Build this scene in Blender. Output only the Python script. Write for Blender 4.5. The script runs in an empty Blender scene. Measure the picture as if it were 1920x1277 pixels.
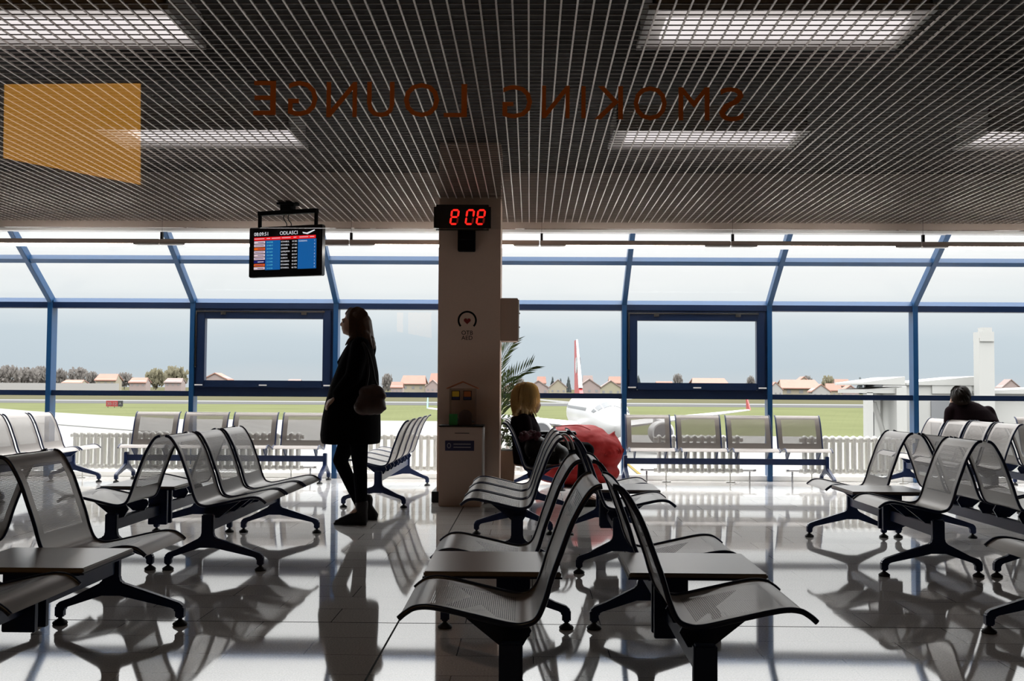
import bpy, bmesh, math, random
from math import sin, cos, pi, radians, sqrt, atan2
from mathutils import Vector, Matrix, Euler, noise
random.seed(7)
SC = bpy.context.scene
COL = SC.collection

# ------------------------------------------------------------------ camera
F, H = 2070.0, 1.04
YAW, PIT, ROLL = 0.0161924, 0.04456, 0.006
camd = bpy.data.cameras.new('camera'); cam = bpy.data.objects.new('camera', camd); COL.objects.link(cam)
RM = (Matrix.Rotation(YAW, 4, 'Z') @ Matrix.Rotation(pi/2 + PIT, 4, 'X') @ Matrix.Rotation(ROLL, 4, 'Z'))
cam.matrix_world = Matrix.Translation((0, 0, H)) @ RM
camd.sensor_fit = 'HORIZONTAL'; camd.sensor_width = 36; camd.lens = F/1920*36
camd.clip_start = 0.05; camd.clip_end = 5000
SC.camera = cam
R3 = RM.to_3x3()
def ray(px, py): return R3 @ Vector(((px-960)/F, -(py-638.5)/F, -1))
def at(px, py, Y):
    """world point seen at a pixel of the photograph at distance Y"""
    r = ray(px, py); return Vector((r.x/r.y*Y, Y, H + r.z/r.y*Y))
def gnd(px, py, z):
    r = ray(px, py); t = (z-H)/r.z
    return Vector((r.x*t, r.y*t, z))

# ------------------------------------------------------------------ materials
MATS = {}
def nt(m): return m.node_tree.nodes, m.node_tree.links
def mat(name, col, rough=.5, metal=0, spec=.5, emit=None, estr=0, var=0.0, vscale=30, bump=0, bscale=200, coat=0, trans=0):
    m = bpy.data.materials.new(name); m.use_nodes = True
    N, L = nt(m); b = N['Principled BSDF']
    b.inputs['Base Color'].default_value = (*col, 1); b.inputs['Roughness'].default_value = rough
    b.inputs['Metallic'].default_value = metal; b.inputs['Specular IOR Level'].default_value = spec
    b.inputs['Coat Weight'].default_value = coat
    if emit: b.inputs['Emission Color'].default_value = (*emit, 1); b.inputs['Emission Strength'].default_value = estr
    if var or bump:
        tc = N.new('ShaderNodeTexCoord')
    if var:
        nz = N.new('ShaderNodeTexNoise'); nz.inputs['Scale'].default_value = vscale; nz.inputs['Detail'].default_value = 4
        L.new(tc.outputs['Object'], nz.inputs['Vector'])
        mp = N.new('ShaderNodeMapRange'); mp.inputs['To Min'].default_value = 1-var; mp.inputs['To Max'].default_value = 1+var
        L.new(nz.outputs['Fac'], mp.inputs['Value'])
        mx = N.new('ShaderNodeVectorMath'); mx.operation = 'SCALE'; mx.inputs[0].default_value = col
        L.new(mp.outputs['Result'], mx.inputs['Scale']); L.new(mx.outputs['Vector'], b.inputs['Base Color'])
    if bump:
        n2 = N.new('ShaderNodeTexNoise'); n2.inputs['Scale'].default_value = bscale
        L.new(tc.outputs['Object'], n2.inputs['Vector'])
        bp = N.new('ShaderNodeBump'); bp.inputs['Strength'].default_value = bump; bp.inputs['Distance'].default_value = .005
        L.new(n2.outputs['Fac'], bp.inputs['Height']); L.new(bp.outputs['Normal'], b.inputs['Normal'])
    MATS[name] = m
    return m
def emis(name, col, s):
    return mat(name, (0.02, .02, .02), .5, emit=col, estr=s)
def glass_mat(name, ior=1.45, tint=(.97, .985, .98)):
    m = bpy.data.materials.new(name); m.use_nodes = True; N, L = nt(m); N.clear()
    o = N.new('ShaderNodeOutputMaterial'); mx = N.new('ShaderNodeMixShader'); t = N.new('ShaderNodeBsdfTransparent')
    g = N.new('ShaderNodeBsdfGlossy'); fr = N.new('ShaderNodeFresnel')
    t.inputs['Color'].default_value = (*tint, 1); g.inputs['Roughness'].default_value = 0.0
    fr.inputs['IOR'].default_value = ior
    geo = N.new('ShaderNodeNewGeometry'); mm = N.new('ShaderNodeMath'); mm.operation = 'SUBTRACT'; mm.inputs[0].default_value = 1
    mu = N.new('ShaderNodeMath'); mu.operation = 'MULTIPLY'
    L.new(geo.outputs['Backfacing'], mm.inputs[1]); L.new(mm.outputs[0], mu.inputs[0]); L.new(fr.outputs[0], mu.inputs[1])
    L.new(mu.outputs[0], mx.inputs['Fac']); L.new(t.outputs[0], mx.inputs[1]); L.new(g.outputs[0], mx.inputs[2])
    L.new(mx.outputs[0], o.inputs['Surface'])
    MATS[name] = m
    return m
def perf_mat(name, col):
    """grey painted sheet steel with a punched field; UV in metres (x across, y along the profile)"""
    m = mat(name, col, .34, .3, .35)
    N, L = nt(m); b = N['Principled BSDF']; out = N['Material Output']
    uv = N.new('ShaderNodeUVMap')
    sc = N.new('ShaderNodeVectorMath'); sc.operation = 'SCALE'; sc.inputs['Scale'].default_value = 1/.0062
    L.new(uv.outputs[0], sc.inputs[0])
    fr = N.new('ShaderNodeVectorMath'); fr.operation = 'FRACTION'; L.new(sc.outputs[0], fr.inputs[0])
    sb = N.new('ShaderNodeVectorMath'); sb.operation = 'SUBTRACT'; sb.inputs[1].default_value = (.5, .5, 0); L.new(fr.outputs[0], sb.inputs[0])
    ln = N.new('ShaderNodeVectorMath'); ln.operation = 'LENGTH'; L.new(sb.outputs[0], ln.inputs[0])
    hole = N.new('ShaderNodeMath'); hole.operation = 'LESS_THAN'; hole.inputs[1].default_value = .36; L.new(ln.outputs['Value'], hole.inputs[0])
    sp = N.new('ShaderNodeSeparateXYZ'); L.new(uv.outputs[0], sp.inputs[0])
    def band(sock, lo, hi):
        a = N.new('ShaderNodeMath'); a.operation = 'GREATER_THAN'; a.inputs[1].default_value = lo; L.new(sock, a.inputs[0])
        c = N.new('ShaderNodeMath'); c.operation = 'LESS_THAN'; c.inputs[1].default_value = hi; L.new(sock, c.inputs[0])
        p = N.new('ShaderNodeMath'); p.operation = 'MULTIPLY'; L.new(a.outputs[0], p.inputs[0]); L.new(c.outputs[0], p.inputs[1]); return p.outputs[0]
    bx = band(sp.outputs['X'], -.19, .19); s1 = band(sp.outputs['Y'], .095, .355); s2 = band(sp.outputs['Y'], .50, .79)
    ad = N.new('ShaderNodeMath'); ad.operation = 'ADD'; L.new(s1, ad.inputs[0]); L.new(s2, ad.inputs[1])
    p1 = N.new('ShaderNodeMath'); p1.operation = 'MULTIPLY'; L.new(bx, p1.inputs[0]); L.new(ad.outputs[0], p1.inputs[1])
    p2 = N.new('ShaderNodeMath'); p2.operation = 'MULTIPLY'; L.new(p1.outputs[0], p2.inputs[0]); L.new(hole.outputs[0], p2.inputs[1])
    tr = N.new('ShaderNodeBsdfTransparent'); mx = N.new('ShaderNodeMixShader')
    L.new(p2.outputs[0], mx.inputs['Fac']); L.new(b.outputs[0], mx.inputs[1]); L.new(tr.outputs[0], mx.inputs[2])
    L.new(mx.outputs[0], out.inputs['Surface'])
    return m

mat('navy', (.008, .022, .085), .35, .1)
mat('trim_navy', (.007, .017, .065), .3, 0, .5)
mat('black', (.006, .006, .007), .8, 0, .1)
mat('black_gloss', (.006, .006, .008), .2)
mat('rubber', (.012, .012, .014), .6)
mat('blue_paint', (.006, .056, .155), .35, 0, .5, var=.06, vscale=6)
mat('blue_dark', (.003, .014, .050), .4, 0, .4, var=.06, vscale=6)
perf_mat('seat_steel', (.24, .215, .198))
mat('table_grey', (.24, .215, .20), .28, .3, var=.03, vscale=120)
mat('radiator_white', (.68, .67, .63), .35, var=.02)
mat('chrome', (.6, .6, .6), .2, 1)
mat('white_paint', (.8, .79, .77), .45, var=.02, vscale=4)
mat('column_paint', (.72, .535, .43), .7, var=.05, vscale=60, bump=.15, bscale=120)
mat('fascia_paint', (.55, .45, .39), .6, var=.03, vscale=3)
mat('cabinet_beige', (.54, .40, .32), .55, var=.03, vscale=40)
mat('slab_black', (.010, .006, .005), .9)
mat('wall_dark', (.36, .27, .22), .8, var=.05, vscale=2)
mat('wall_lounge', (.05, .035, .028), .9)
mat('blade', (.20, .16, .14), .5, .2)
mat('blade_skylit', (.52, .45, .41), .4, .3)  # paler copy of blade: sky sheen on the long runners put into the colour
mat('skin', (.45, .27, .19), .55, var=.05, vscale=40)
mat('coat_black', (.004, .0035, .004), .95, 0, .05, bump=.3, bscale=300)
mat('trouser_black', (.004, .004, .006), .95, 0, .05, bump=.2, bscale=400)
mat('leather_black', (.006, .005, .005), .5, 0, .25)
def hair_mat(name, col, k):
    m = mat(name, col, .4, 0, .4, var=.35, vscale=60); N, L = nt(m); t = N.new('ShaderNodeBsdfTranslucent'); t.inputs['Color'].default_value = (*col, 1)
    x = N.new('ShaderNodeMixShader'); x.inputs['Fac'].default_value = k; L.new(N['Principled BSDF'].outputs[0], x.inputs[1]); L.new(t.outputs[0], x.inputs[2]); L.new(x.outputs[0], N['Material Output'].inputs['Surface'])
hair_mat('strand_blond', (.97, .78, .47), .75); hair_mat('strand_dark', (.03, .02, .016), .3); hair_mat('strand_brown', (.22, .12, .07), .45)
mat('hair_brown', (.10, .055, .035), .45, var=.4, vscale=60)
mat('hair_blond', (.92, .68, .36), .45, var=.35, vscale=70, bump=.6, bscale=90)
mat('hair_dark', (.02, .013, .010), .8, 0, .1, var=.3, vscale=60)
mat('bag_brown', (.055, .025, .017), .5, var=.4, vscale=18, bump=.3, bscale=60)
mat('jacket_dark', (.012, .006, .008), .95, 0, .05, bump=.3, bscale=300)
mat('scarf_plum', (.07, .015, .025), .9, var=.4, vscale=60, bump=.5, bscale=200)
mat('red_leather', (.19, .008, .007), .6, 0, .12, var=.10, vscale=5, bump=.25, bscale=40)
mat('leaf_palm', (.07, .13, .04), .45, var=.3, vscale=20)
mat('leaf_shrub', (.09, .14, .04), .35, var=.4, vscale=30)
mat('terracotta', (.30, .20, .14), .7, var=.08, vscale=20)
mat('soil', (.03, .02, .015), .95)
mat('letter_brown', (.42, .12, .025), .8, 0, .1)
emis('lamp_emit', (1, .94, .92), 1.15)
emis('tube_emit', (1, .97, .91), 25)
emis('led_red', (1, .015, .01), 1.6)
emis('led_dim', (1, .015, .01), .12)
emis('orange_sign', (1, .43, .035), 5.6)
emis('scr_white', (.85, .85, .9), .8)
emis('scr_blue', (.005, .12, .40), .75)
emis('scr_red', (.80, .01, .015), .9)
emis('scr_orange', (.85, .13, .01), .8)
emis('scr_pink', (.85, .65, .72), .75)
emis('scr_navy', (.01, .01, .15), .8)
emis('scr_cyan', (.15, .65, .75), .8)
mat('dark_screen', (.004, .004, .005), .15)
glass_mat('pane_glass', 1.3, (.985, .99, .985))
glass_mat('lounge_glass', 1.6, (.96, .96, .955))
glass_mat('acrylic', 1.35, (.93, .92, .90))
mat('yellow_print', (.70, .42, .02), .5)
mat('orange_print', (.45, .12, .03), .5)
mat('green_print', (.02, .22, .04), .5)
mat('navy_print', (.02, .022, .075), .5)
mat('red_print', (.22, .01, .012), .5)
mat('grey_print', (.35, .33, .36), .5)
# outdoors
mat('grass', (.086, .093, .047), .95, 0, 0, var=.22, vscale=.05)
mat('dry_grass', (0.0664, 0.0632, 0.0395), .95, 0, 0, var=.15, vscale=.06)
mat('apron', (0.1814, 0.1790, 0.1720), .8, 0, 0, var=.04, vscale=.05)
mat('runway_grey', (0.0707, 0.0707, 0.0707), .9, 0, 0, var=.05, vscale=.05)
mat('line_white', (0.1581, 0.1581, 0.1544), .8, 0, 0)
mat('line_grey', (0.0930, 0.0930, 0.0893), .8, 0, 0)
mat('line_yellow', (0.1488, 0.1153, 0.0409), .8, 0, 0)
mat('plane_white', (0.33, 0.33, 0.33), .3, var=.01)
mat('plane_grey', (0.1350, 0.1380, 0.1440), .35)
mat('plane_red', (0.2250, 0.0150, 0.0150), .35)
mat('plane_teal', (.10, .26, .21), .4)
mat('cockpit_glass', (.05, .056, .062), .25)
mat('engine_dark', (.06, .06, .065), .5)
mat('bridge_white', (0.2880, 0.2880, 0.2760), .5, var=.02, vscale=.6)
mat('bridge_grey', (0.1140, 0.1200, 0.1260), .6)
mat('roof_red', (.215, .115, .090), .9, var=.12, vscale=.3)  # house roof and wall colours paled, distance haze painted into them
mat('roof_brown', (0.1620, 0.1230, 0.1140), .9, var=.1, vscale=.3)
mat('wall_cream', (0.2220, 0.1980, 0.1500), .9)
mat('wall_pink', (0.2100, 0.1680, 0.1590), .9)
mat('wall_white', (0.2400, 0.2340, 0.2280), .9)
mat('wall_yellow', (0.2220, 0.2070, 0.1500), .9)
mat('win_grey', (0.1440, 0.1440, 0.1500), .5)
mat('tree_bare', (0.1838, 0.1696, 0.1590), .95, var=.15, vscale=.2)  # tree colours lightened to stand in for haze in the air
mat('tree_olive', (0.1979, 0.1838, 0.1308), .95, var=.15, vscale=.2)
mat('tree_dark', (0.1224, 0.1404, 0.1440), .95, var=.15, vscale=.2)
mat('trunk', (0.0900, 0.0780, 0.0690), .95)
mat('sign_red', (0.1860, 0.0150, 0.0150), .6)

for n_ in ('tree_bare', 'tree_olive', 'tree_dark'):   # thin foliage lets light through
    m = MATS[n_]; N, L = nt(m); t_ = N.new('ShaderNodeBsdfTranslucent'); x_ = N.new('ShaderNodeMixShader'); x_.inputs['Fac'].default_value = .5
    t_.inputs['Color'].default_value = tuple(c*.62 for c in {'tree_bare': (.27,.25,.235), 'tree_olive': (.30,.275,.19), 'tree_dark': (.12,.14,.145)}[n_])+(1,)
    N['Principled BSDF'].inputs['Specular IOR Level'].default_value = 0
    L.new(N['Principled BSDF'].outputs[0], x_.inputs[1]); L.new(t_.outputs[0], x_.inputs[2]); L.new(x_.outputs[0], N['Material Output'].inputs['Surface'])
# floor: polished granite tiles
def floor_mat():
    m = mat('granite_floor', (.4, .4, .4), .045, 0, .5); N, L = nt(m); b = N['Principled BSDF']
    b.inputs['IOR'].default_value = 1.95
    tc = N.new('ShaderNodeTexCoord')
    mp = N.new('ShaderNodeMapping'); mp.inputs['Location'].default_value = (.58, -4.96, 0); L.new(tc.outputs['Object'], mp.inputs['Vector'])
    br = N.new('ShaderNodeTexBrick'); br.offset = .5; br.inputs['Scale'].default_value = 1
    br.inputs['Brick Width'].default_value = .6; br.inputs['Row Height'].default_value = .3
    br.inputs['Mortar Size'].default_value = .0022; br.inputs['Mortar Smooth'].default_value = .3; br.inputs['Bias'].default_value = 0
    br.inputs['Color1'].default_value = (.80, .775, .75, 1); br.inputs['Color2'].default_value = (.70, .675, .655, 1)
    br.inputs['Mortar'].default_value = (.10, .10, .10, 1)
    L.new(mp.outputs[0], br.inputs['Vector'])
    nz = N.new('ShaderNodeTexNoise'); nz.inputs['Scale'].default_value = 140; nz.inputs['Detail'].default_value = 3
    L.new(tc.outputs['Object'], nz.inputs['Vector'])
    mr = N.new('ShaderNodeMapRange'); mr.inputs['From Min'].default_value = .3; mr.inputs['From Max'].default_value = .7
    mr.inputs['To Min'].default_value = .72; mr.inputs['To Max'].default_value = 1.2
    L.new(nz.outputs['Fac'], mr.inputs['Value'])
    mx = N.new('ShaderNodeVectorMath'); mx.operation = 'SCALE'; L.new(br.outputs['Color'], mx.inputs[0]); L.new(mr.outputs[0], mx.inputs['Scale'])
    L.new(mx.outputs['Vector'], b.inputs['Base Color'])
    n3 = N.new('ShaderNodeTexNoise'); n3.inputs['Scale'].default_value = 1.1
    L.new(tc.outputs['Object'], n3.inputs['Vector'])
    bp = N.new('ShaderNodeBump'); bp.inputs['Strength'].default_value = .02; bp.inputs['Distance'].default_value = .02
    L.new(n3.outputs['Fac'], bp.inputs['Height']); L.new(bp.outputs['Normal'], b.inputs['Normal'])
    rr = N.new('ShaderNodeMapRange'); rr.inputs['To Min'].default_value = .02; rr.inputs['To Max'].default_value = .07
    L.new(nz.outputs['Fac'], rr.inputs['Value']); L.new(rr.outputs[0], b.inputs['Roughness'])
floor_mat()

# ------------------------------------------------------------------ mesh builder
class MB:
    def __init__(s): s.v = []; s.f = []; s.m = []; s.uv = {}
    def add(s, vs, fs, mi=0):
        o = len(s.v); s.v += [tuple(p) for p in vs]
        for f in fs: s.f.append([o+i for i in f]); s.m.append(mi)
        return s
    def box(s, lo, hi, mi=0, M=None):
        x0, y0, z0 = lo; x1, y1, z1 = hi
        vs = [(x0,y0,z0),(x1,y0,z0),(x1,y1,z0),(x0,y1,z0),(x0,y0,z1),(x1,y0,z1),(x1,y1,z1),(x0,y1,z1)]
        if M: vs = [M @ Vector(p) for p in vs]
        return s.add(vs, [(0,3,2,1),(4,5,6,7),(0,1,5,4),(1,2,6,5),(2,3,7,6),(3,0,4,7)], mi)
    def cbox(s, c, d, mi=0, rot=None):
        M = Matrix.Translation(c)
        if rot: M = M @ Euler(rot).to_matrix().to_4x4()
        return s.box((-d[0]/2,-d[1]/2,-d[2]/2), (d[0]/2,d[1]/2,d[2]/2), mi, M)
    def prism(s, poly, a, b, fn, mi=0):
        """poly: 2-D outline (counter-clockwise); fn(u, v, t) -> point; extruded t = a..b"""
        n = len(poly)
        vs = [fn(u, v, a) for u, v in poly] + [fn(u, v, b) for u, v in poly]
        fs = [tuple(range(n-1, -1, -1)), tuple(range(n, 2*n))] + [(i, (i+1) % n, n+(i+1) % n, n+i) for i in range(n)]
        return s.add(vs, fs, mi)
    def tube(s, path, r, n=8, mi=0, cap=True):
        path = [Vector(p) for p in path]; m = len(path)
        rs = r if isinstance(r, (list, tuple)) else [r]*m
        T = []
        for i in range(m):
            d = (path[min(i+1, m-1)] - path[max(i-1, 0)]); T.append(d.normalized() if d.length > 1e-9 else Vector((0,0,1)))
        up = Vector((0,0,1)) if abs(T[0].z) < .9 else Vector((1,0,0))
        nrm = T[0].cross(up).normalized(); vs = []
        for i in range(m):
            nrm = (nrm - T[i]*nrm.dot(T[i])).normalized(); bn = T[i].cross(nrm)
            for k in range(n):
                a = 2*pi*k/n; vs.append(path[i] + (nrm*cos(a) + bn*sin(a))*rs[i])
        fs = [(i*n+k, i*n+(k+1) % n, (i+1)*n+(k+1) % n, (i+1)*n+k) for i in range(m-1) for k in range(n)]
        if cap: fs += [tuple(range(n-1, -1, -1)), tuple((m-1)*n+k for k in range(n))]
        return s.add(vs, fs, mi)
    def lathe(s, prof, c=(0,0,0), n=16, M=None, mi=0):
        """prof: (r, z) pairs bottom to top"""
        vs = []; m = len(prof)
        for r, z in prof:
            for k in range(n):
                a = 2*pi*k/n; p = Vector((r*cos(a), r*sin(a), z)); p = (M @ p) if M else p
                vs.append(p + Vector(c))
        fs = [(i*n+k, i*n+(k+1) % n, (i+1)*n+(k+1) % n, (i+1)*n+k) for i in range(m-1) for k in range(n)]
        fs += [tuple(range(n-1, -1, -1)), tuple((m-1)*n+k for k in range(n))]
        return s.add(vs, fs, mi)
    def ell(s, c, r, rot=None, n=20, mi=0):
        vs = []; fs = []; c = Vector(c); E = Euler(rot).to_matrix() if rot else Matrix.Identity(3)
        h = n//2
        for i in range(1, h):
            t = pi*i/h
            for k in range(n):
                a = 2*pi*k/n; vs.append(c + E @ Vector((r[0]*sin(t)*cos(a), r[1]*sin(t)*sin(a), r[2]*cos(t))))
        top = len(vs); vs.append(c + E @ Vector((0,0,r[2]))); bot = len(vs); vs.append(c + E @ Vector((0,0,-r[2])))
        for i in range(h-2):
            for k in range(n): fs.append((i*n+k, (i+1)*n+k, (i+1)*n+(k+1) % n, i*n+(k+1) % n))
        for k in range(n):
            fs.append((top, k, (k+1) % n)); fs.append((bot, (h-2)*n+(k+1) % n, (h-2)*n+k))
        return s.add(vs, fs, mi)
    def cap(s, a, b, ra, rb, n=14, mi=0):
        """tapered limb with round ends"""
        a = Vector(a); b = Vector(b); d = (b-a)
        if d.length < 1e-6: return s.ell(a, (ra,)*3, n=n, mi=mi)
        u = d.normalized(); path = []; rs = []
        for t in (-.98, -.75, -.4): path.append(a+u*ra*t); rs.append(ra*sqrt(1-t*t))
        path.append(a); rs.append(ra); path.append(b); rs.append(rb)
        for t in (.4, .75, .98): path.append(b+u*rb*t); rs.append(rb*sqrt(1-t*t))
        return s.tube(path, rs, n, mi)
    def loft(s, secs, n=28, p=2.3, mi=0):
        """secs: (centre, half x, half y) stacked; super-ellipse rings in the XY plane"""
        vs = []
        for c, rx, ry in secs:
            for k in range(n):
                a = 2*pi*k/n; ca, sa = cos(a), sin(a)
                vs.append((c[0]+rx*math.copysign(abs(ca)**(2/p), ca), c[1]+ry*math.copysign(abs(sa)**(2/p), sa), c[2]))
        m = len(secs)
        up = secs[-1][0][2] > secs[0][0][2]
        fs = []
        for i in range(m-1):
            for k in range(n):
                q = (i*n+k, i*n+(k+1) % n, (i+1)*n+(k+1) % n, (i+1)*n+k); fs.append(q if up else q[::-1])
        c0 = tuple(range(n)); c1 = tuple((m-1)*n+k for k in range(n))
        fs += [c0[::-1], c1] if up else [c0, c1[::-1]]
        return s.add(vs, fs, mi)
    def mesh(s, name, mats, smooth=30, bevel=0, bseg=2):
        me = bpy.data.meshes.new(name); me.from_pydata(s.v, [], s.f)
        for mm in mats: me.materials.append(MATS[mm])
        me.polygons.foreach_set('material_index', s.m)
        if bevel:
            bm = bmesh.new(); bm.from_mesh(me)
            es = [e for e in bm.edges if len(e.link_faces) == 2 and e.calc_face_angle(0) > radians(25)]
            bmesh.ops.bevel(bm, geom=es, offset=bevel, segments=bseg, affect='EDGES', clamp_overlap=True)
            bm.to_mesh(me); bm.free()
        if smooth:
            me.polygons.foreach_set('use_smooth', [True]*len(me.polygons)); me.set_sharp_from_angle(angle=radians(smooth))
        me.update()
        return me
    def build(s, name, mats, parent=None, smooth=30, bevel=0, loc=None, rot=None):
        if isinstance(mats, str): mats = [mats]
        return link(name, s.mesh(name, mats, smooth, bevel), parent, loc, rot)
def link(name, data, parent=None, loc=None, rot=None):
    o = bpy.data.objects.new(name, data); COL.objects.link(o)
    if parent: o.parent = parent
    if loc is not None: o.location = loc
    if rot is not None: o.rotation_euler = rot
    return o
def thing(name, label, cat, loc=(0,0,0), rz=0, group=None, data=None):
    o = link(name, data, None, loc, (0,0,rz)); return tag(o, label, cat, group)
def tag(o, label, cat, group=None):
    o['label'] = label; o['category'] = cat
    if group: o['group'] = group
    return o
def struct(o, label=None):
    o['kind'] = 'structure'
    if label: o['label'] = label
    return o
def fuse(mb, name, matname, parent=None, voxel=.008, it=4, fac=.5, loc=None):
    """closed overlapping volumes -> one continuous skin"""
    me = mb.mesh(name+'_raw', [matname], 0)
    o = bpy.data.objects.new(name, me); COL.objects.link(o)
    r = o.modifiers.new('r', 'REMESH'); r.mode = 'VOXEL'; r.voxel_size = voxel
    s = o.modifiers.new('s', 'SMOOTH'); s.factor = fac; s.iterations = it
    dg = bpy.context.evaluated_depsgraph_get(); dg.update()
    m2 = bpy.data.meshes.new_from_object(o.evaluated_get(dg), depsgraph=dg)
    o.modifiers.clear(); o.data = m2; bpy.data.meshes.remove(me); m2.name = name
    m2.polygons.foreach_set('use_smooth', [True]*len(m2.polygons))
    if len(m2.materials) == 0: m2.materials.append(MATS[matname])
    if parent: o.parent = parent
    if loc is not None: o.location = loc
    return o
def text_mesh(body, size, extrude=.0005, align='LEFT', res=3, spacing=1.0):
    c = bpy.data.curves.new('lettering', 'FONT'); c.body = body; c.size = size; c.extrude = extrude; c.align_x = align
    c.resolution_u = res; c.space_character = spacing
    o = bpy.data.objects.new('lettering', c); COL.objects.link(o)
    dg = bpy.context.evaluated_depsgraph_get(); dg.update()
    me = bpy.data.meshes.new_from_object(o.evaluated_get(dg), depsgraph=dg)
    bpy.data.objects.remove(o); bpy.data.curves.remove(c)
    return me
def add_text(mb, body, size, mi, fn, align='LEFT', ex=.0005, spacing=1.0):
    me = text_mesh(body, size, ex, align, spacing=spacing)
    mb.add([fn(v.co) for v in me.vertices], [tuple(p.vertices) for p in me.polygons], mi); bpy.data.meshes.remove(me)
def catmull(pts, k=6):
    P = [pts[0]]+list(pts)+[pts[-1]]; out = []
    for i in range(1, len(P)-2):
        p0, p1, p2, p3 = (Vector(q) for q in P[i-1:i+3])
        for j in range(k):
            t = j/k; out.append(.5*((2*p1)+(p2-p0)*t+(2*p0-5*p1+4*p2-p3)*t*t+(3*p1-p0-3*p2+p3)*t**3))
    out.append(Vector(P[-2])); return out

# ------------------------------------------------------------------ bench
PITCH, SW = .565, .515
PROF = [(.325,.378),(.305,.395),(.275,.410),(.22,.410),(.10,.384),(0,.362),(-.045,.364),(-.075,.382),(-.097,.43),(-.118,.50),(-.145,.575),(-.172,.648),(-.198,.70),(-.222,.738),(-.243,.757),(-.262,.762)]
PC = catmull([(a, b, 0) for a, b in PROF], 5)
def seat_meshes():
    arc = [0]
    for i in range(1, len(PC)): arc.append(arc[-1]+(PC[i]-PC[i-1]).length)
    me = bpy.data.meshes.new('seat'); vs = []; fs = []
    xs = [-SW/2+.006, -.19, -.06, .06, .19, SW/2-.006]
    n = len(PC)
    for h in (.0010, -.0010):   # the two faces of the punched sheet
        for i, q in enumerate(PC):
            T = (PC[min(i+1, n-1)]-PC[max(i-1, 0)]).normalized(); N_ = Vector((-T.y, T.x, 0))*h
            for x in xs: vs.append((x, -(q.x+N_.x), q.y+N_.y))
    k = len(xs)
    for o in (0, n*k):
        for i in range(n-1):
            for j in range(k-1):
                f_ = (o+i*k+j, o+i*k+j+1, o+(i+1)*k+j+1, o+(i+1)*k+j); fs.append(f_ if o else f_[::-1])
    me.from_pydata(vs, [], fs); uvl = me.uv_layers.new(name='UVMap')
    for p in me.polygons:
        for li in p.loop_indices:
            vi = me.loops[li].vertex_index; uvl.data[li].uv = (xs[vi % k], arc[(vi//k) % n])
        p.use_smooth = True
    me.materials.append(MATS['seat_steel'])
    tr = []
    for sx in (-1, 1):
        b = MB(); b.tube([(sx*(SW/2-.008), -q.x, q.y) for q in PC], .0085, 8)
        tr.append(b.mesh('edge_trim', ['trim_navy'], 60))
    br = []
    for x in (-.17, .17):
        b = MB(); b.prism([(.17,.394),(.10,.380),(0,.357),(-.045,.357),(-.06,.33),(-.035,.287),(.035,.287)][::-1], x-.006, x+.006, lambda u, v, t: (t, -u, v))
        br.append(b.mesh('seat_bracket', ['navy'], 20))
    lf = MB(); lf.box((-.20,-.315,.368), (.20,-.295,.378))
    return me, tr, br
SEAT, TRIM, SBR = seat_meshes()
def leg_mesh():
    out = [(.034,.318),(-.034,.318),(-.034,.205),(-.045,.185),(-.175,.118),(-.225,.100),(-.245,.082),(-.245,.032),(-.207,.032),(-.207,.068),(-.19,.078),(-.04,.128),
           (.04,.128),(.265,.078),(.285,.068),(.285,.032),(.323,.032),(.323,.082),(.303,.100),(.25,.118),(.045,.185),(.034,.205)]
    b = MB(); b.prism(out, -.02, .02, lambda u, v, t: (t, -u, v))
    return b.mesh('leg', ['navy'], 35, bevel=.006)
LEG = leg_mesh()
_b = MB(); _b.lathe([(.030,0),(.033,.006),(.030,.012),(.012,.024),(.009,.026),(.009,.045)], n=14); PAD = _b.mesh('foot_pad', ['rubber'], 40)
BEAMS = {}
for n in (3, 4):
    _b = MB(); l = n*PITCH; _b.box((-l/2, -.02, .222), (l/2, .02, .288)); BEAMS[n] = _b.mesh('beam', ['navy'], 30, bevel=.004)
_b = MB(); _b.box((-.24,-.305,.402), (.24,.165,.420)); TOP = _b.mesh('table_top', ['table_grey'], 30, bevel=.004)
_b = MB(); _b.box((-.243,-.308,.397), (.243,.168,.403)); TEDGE = _b.mesh('table_edge', ['trim_navy'], 30)
_b = MB(); _b.box((-.06,-.06,.16), (-.03,.06,.398)); _b.box((.03,-.06,.16), (.06,.06,.398)); _b.box((-.16,-.16,.388), (.16,.10,.398)); TBR = _b.mesh('table_bracket', ['navy'], 30, bevel=.003)
def bench(x, yc, face, units, label, group, dz=0):
    """x, yc: centre of the leg line. face: R, L (row runs away from the camera) or S (faces the camera)"""
    rz = {'S': 0, 'R': pi/2, 'L': -pi/2}[face] + dz
    t = thing('airport_bench', label, 'bench', (x, yc, 0), rz, group)
    n = len(units); link('beam', BEAMS[n], t)
    for sx in (-1, 1):
        g = link('leg', LEG, t, (sx*(n*PITCH/2-.012), 0, 0))
        link('foot_pad', PAD, g, (0, .226, 0)); link('foot_pad', PAD, g, (0, -.304, 0))
    for i, u in enumerate(units):
        X = (i-(n-1)/2)*PITCH
        if u == 'S':
            s = link('seat', SEAT, t, (X,0,0))
            link('edge_trim', TRIM[0], s); link('edge_trim', TRIM[1], s); link('seat_bracket', SBR[0], s); link('seat_bracket', SBR[1], s)
        else:
            s = link('table_top', TOP, t, (X,0,0)); s['label'] = 'flat grey side table panel between two seats'
            link('table_edge', TEDGE, s); link('table_bracket', TBR, s)
    return t
gB = 'grey perforated steel benches in rows across the lounge'
Y1, Y2 = 4.03, 7.165
bench(-.055, Y1, 'L', 'STS', 'nearest steel bench left of centre, seats facing left with a table between them', gB, radians(.35))
bench(.508, Y1, 'R', 'STS', 'nearest steel bench right of centre, seats facing right with a table between them', gB, radians(-.3))
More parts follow.
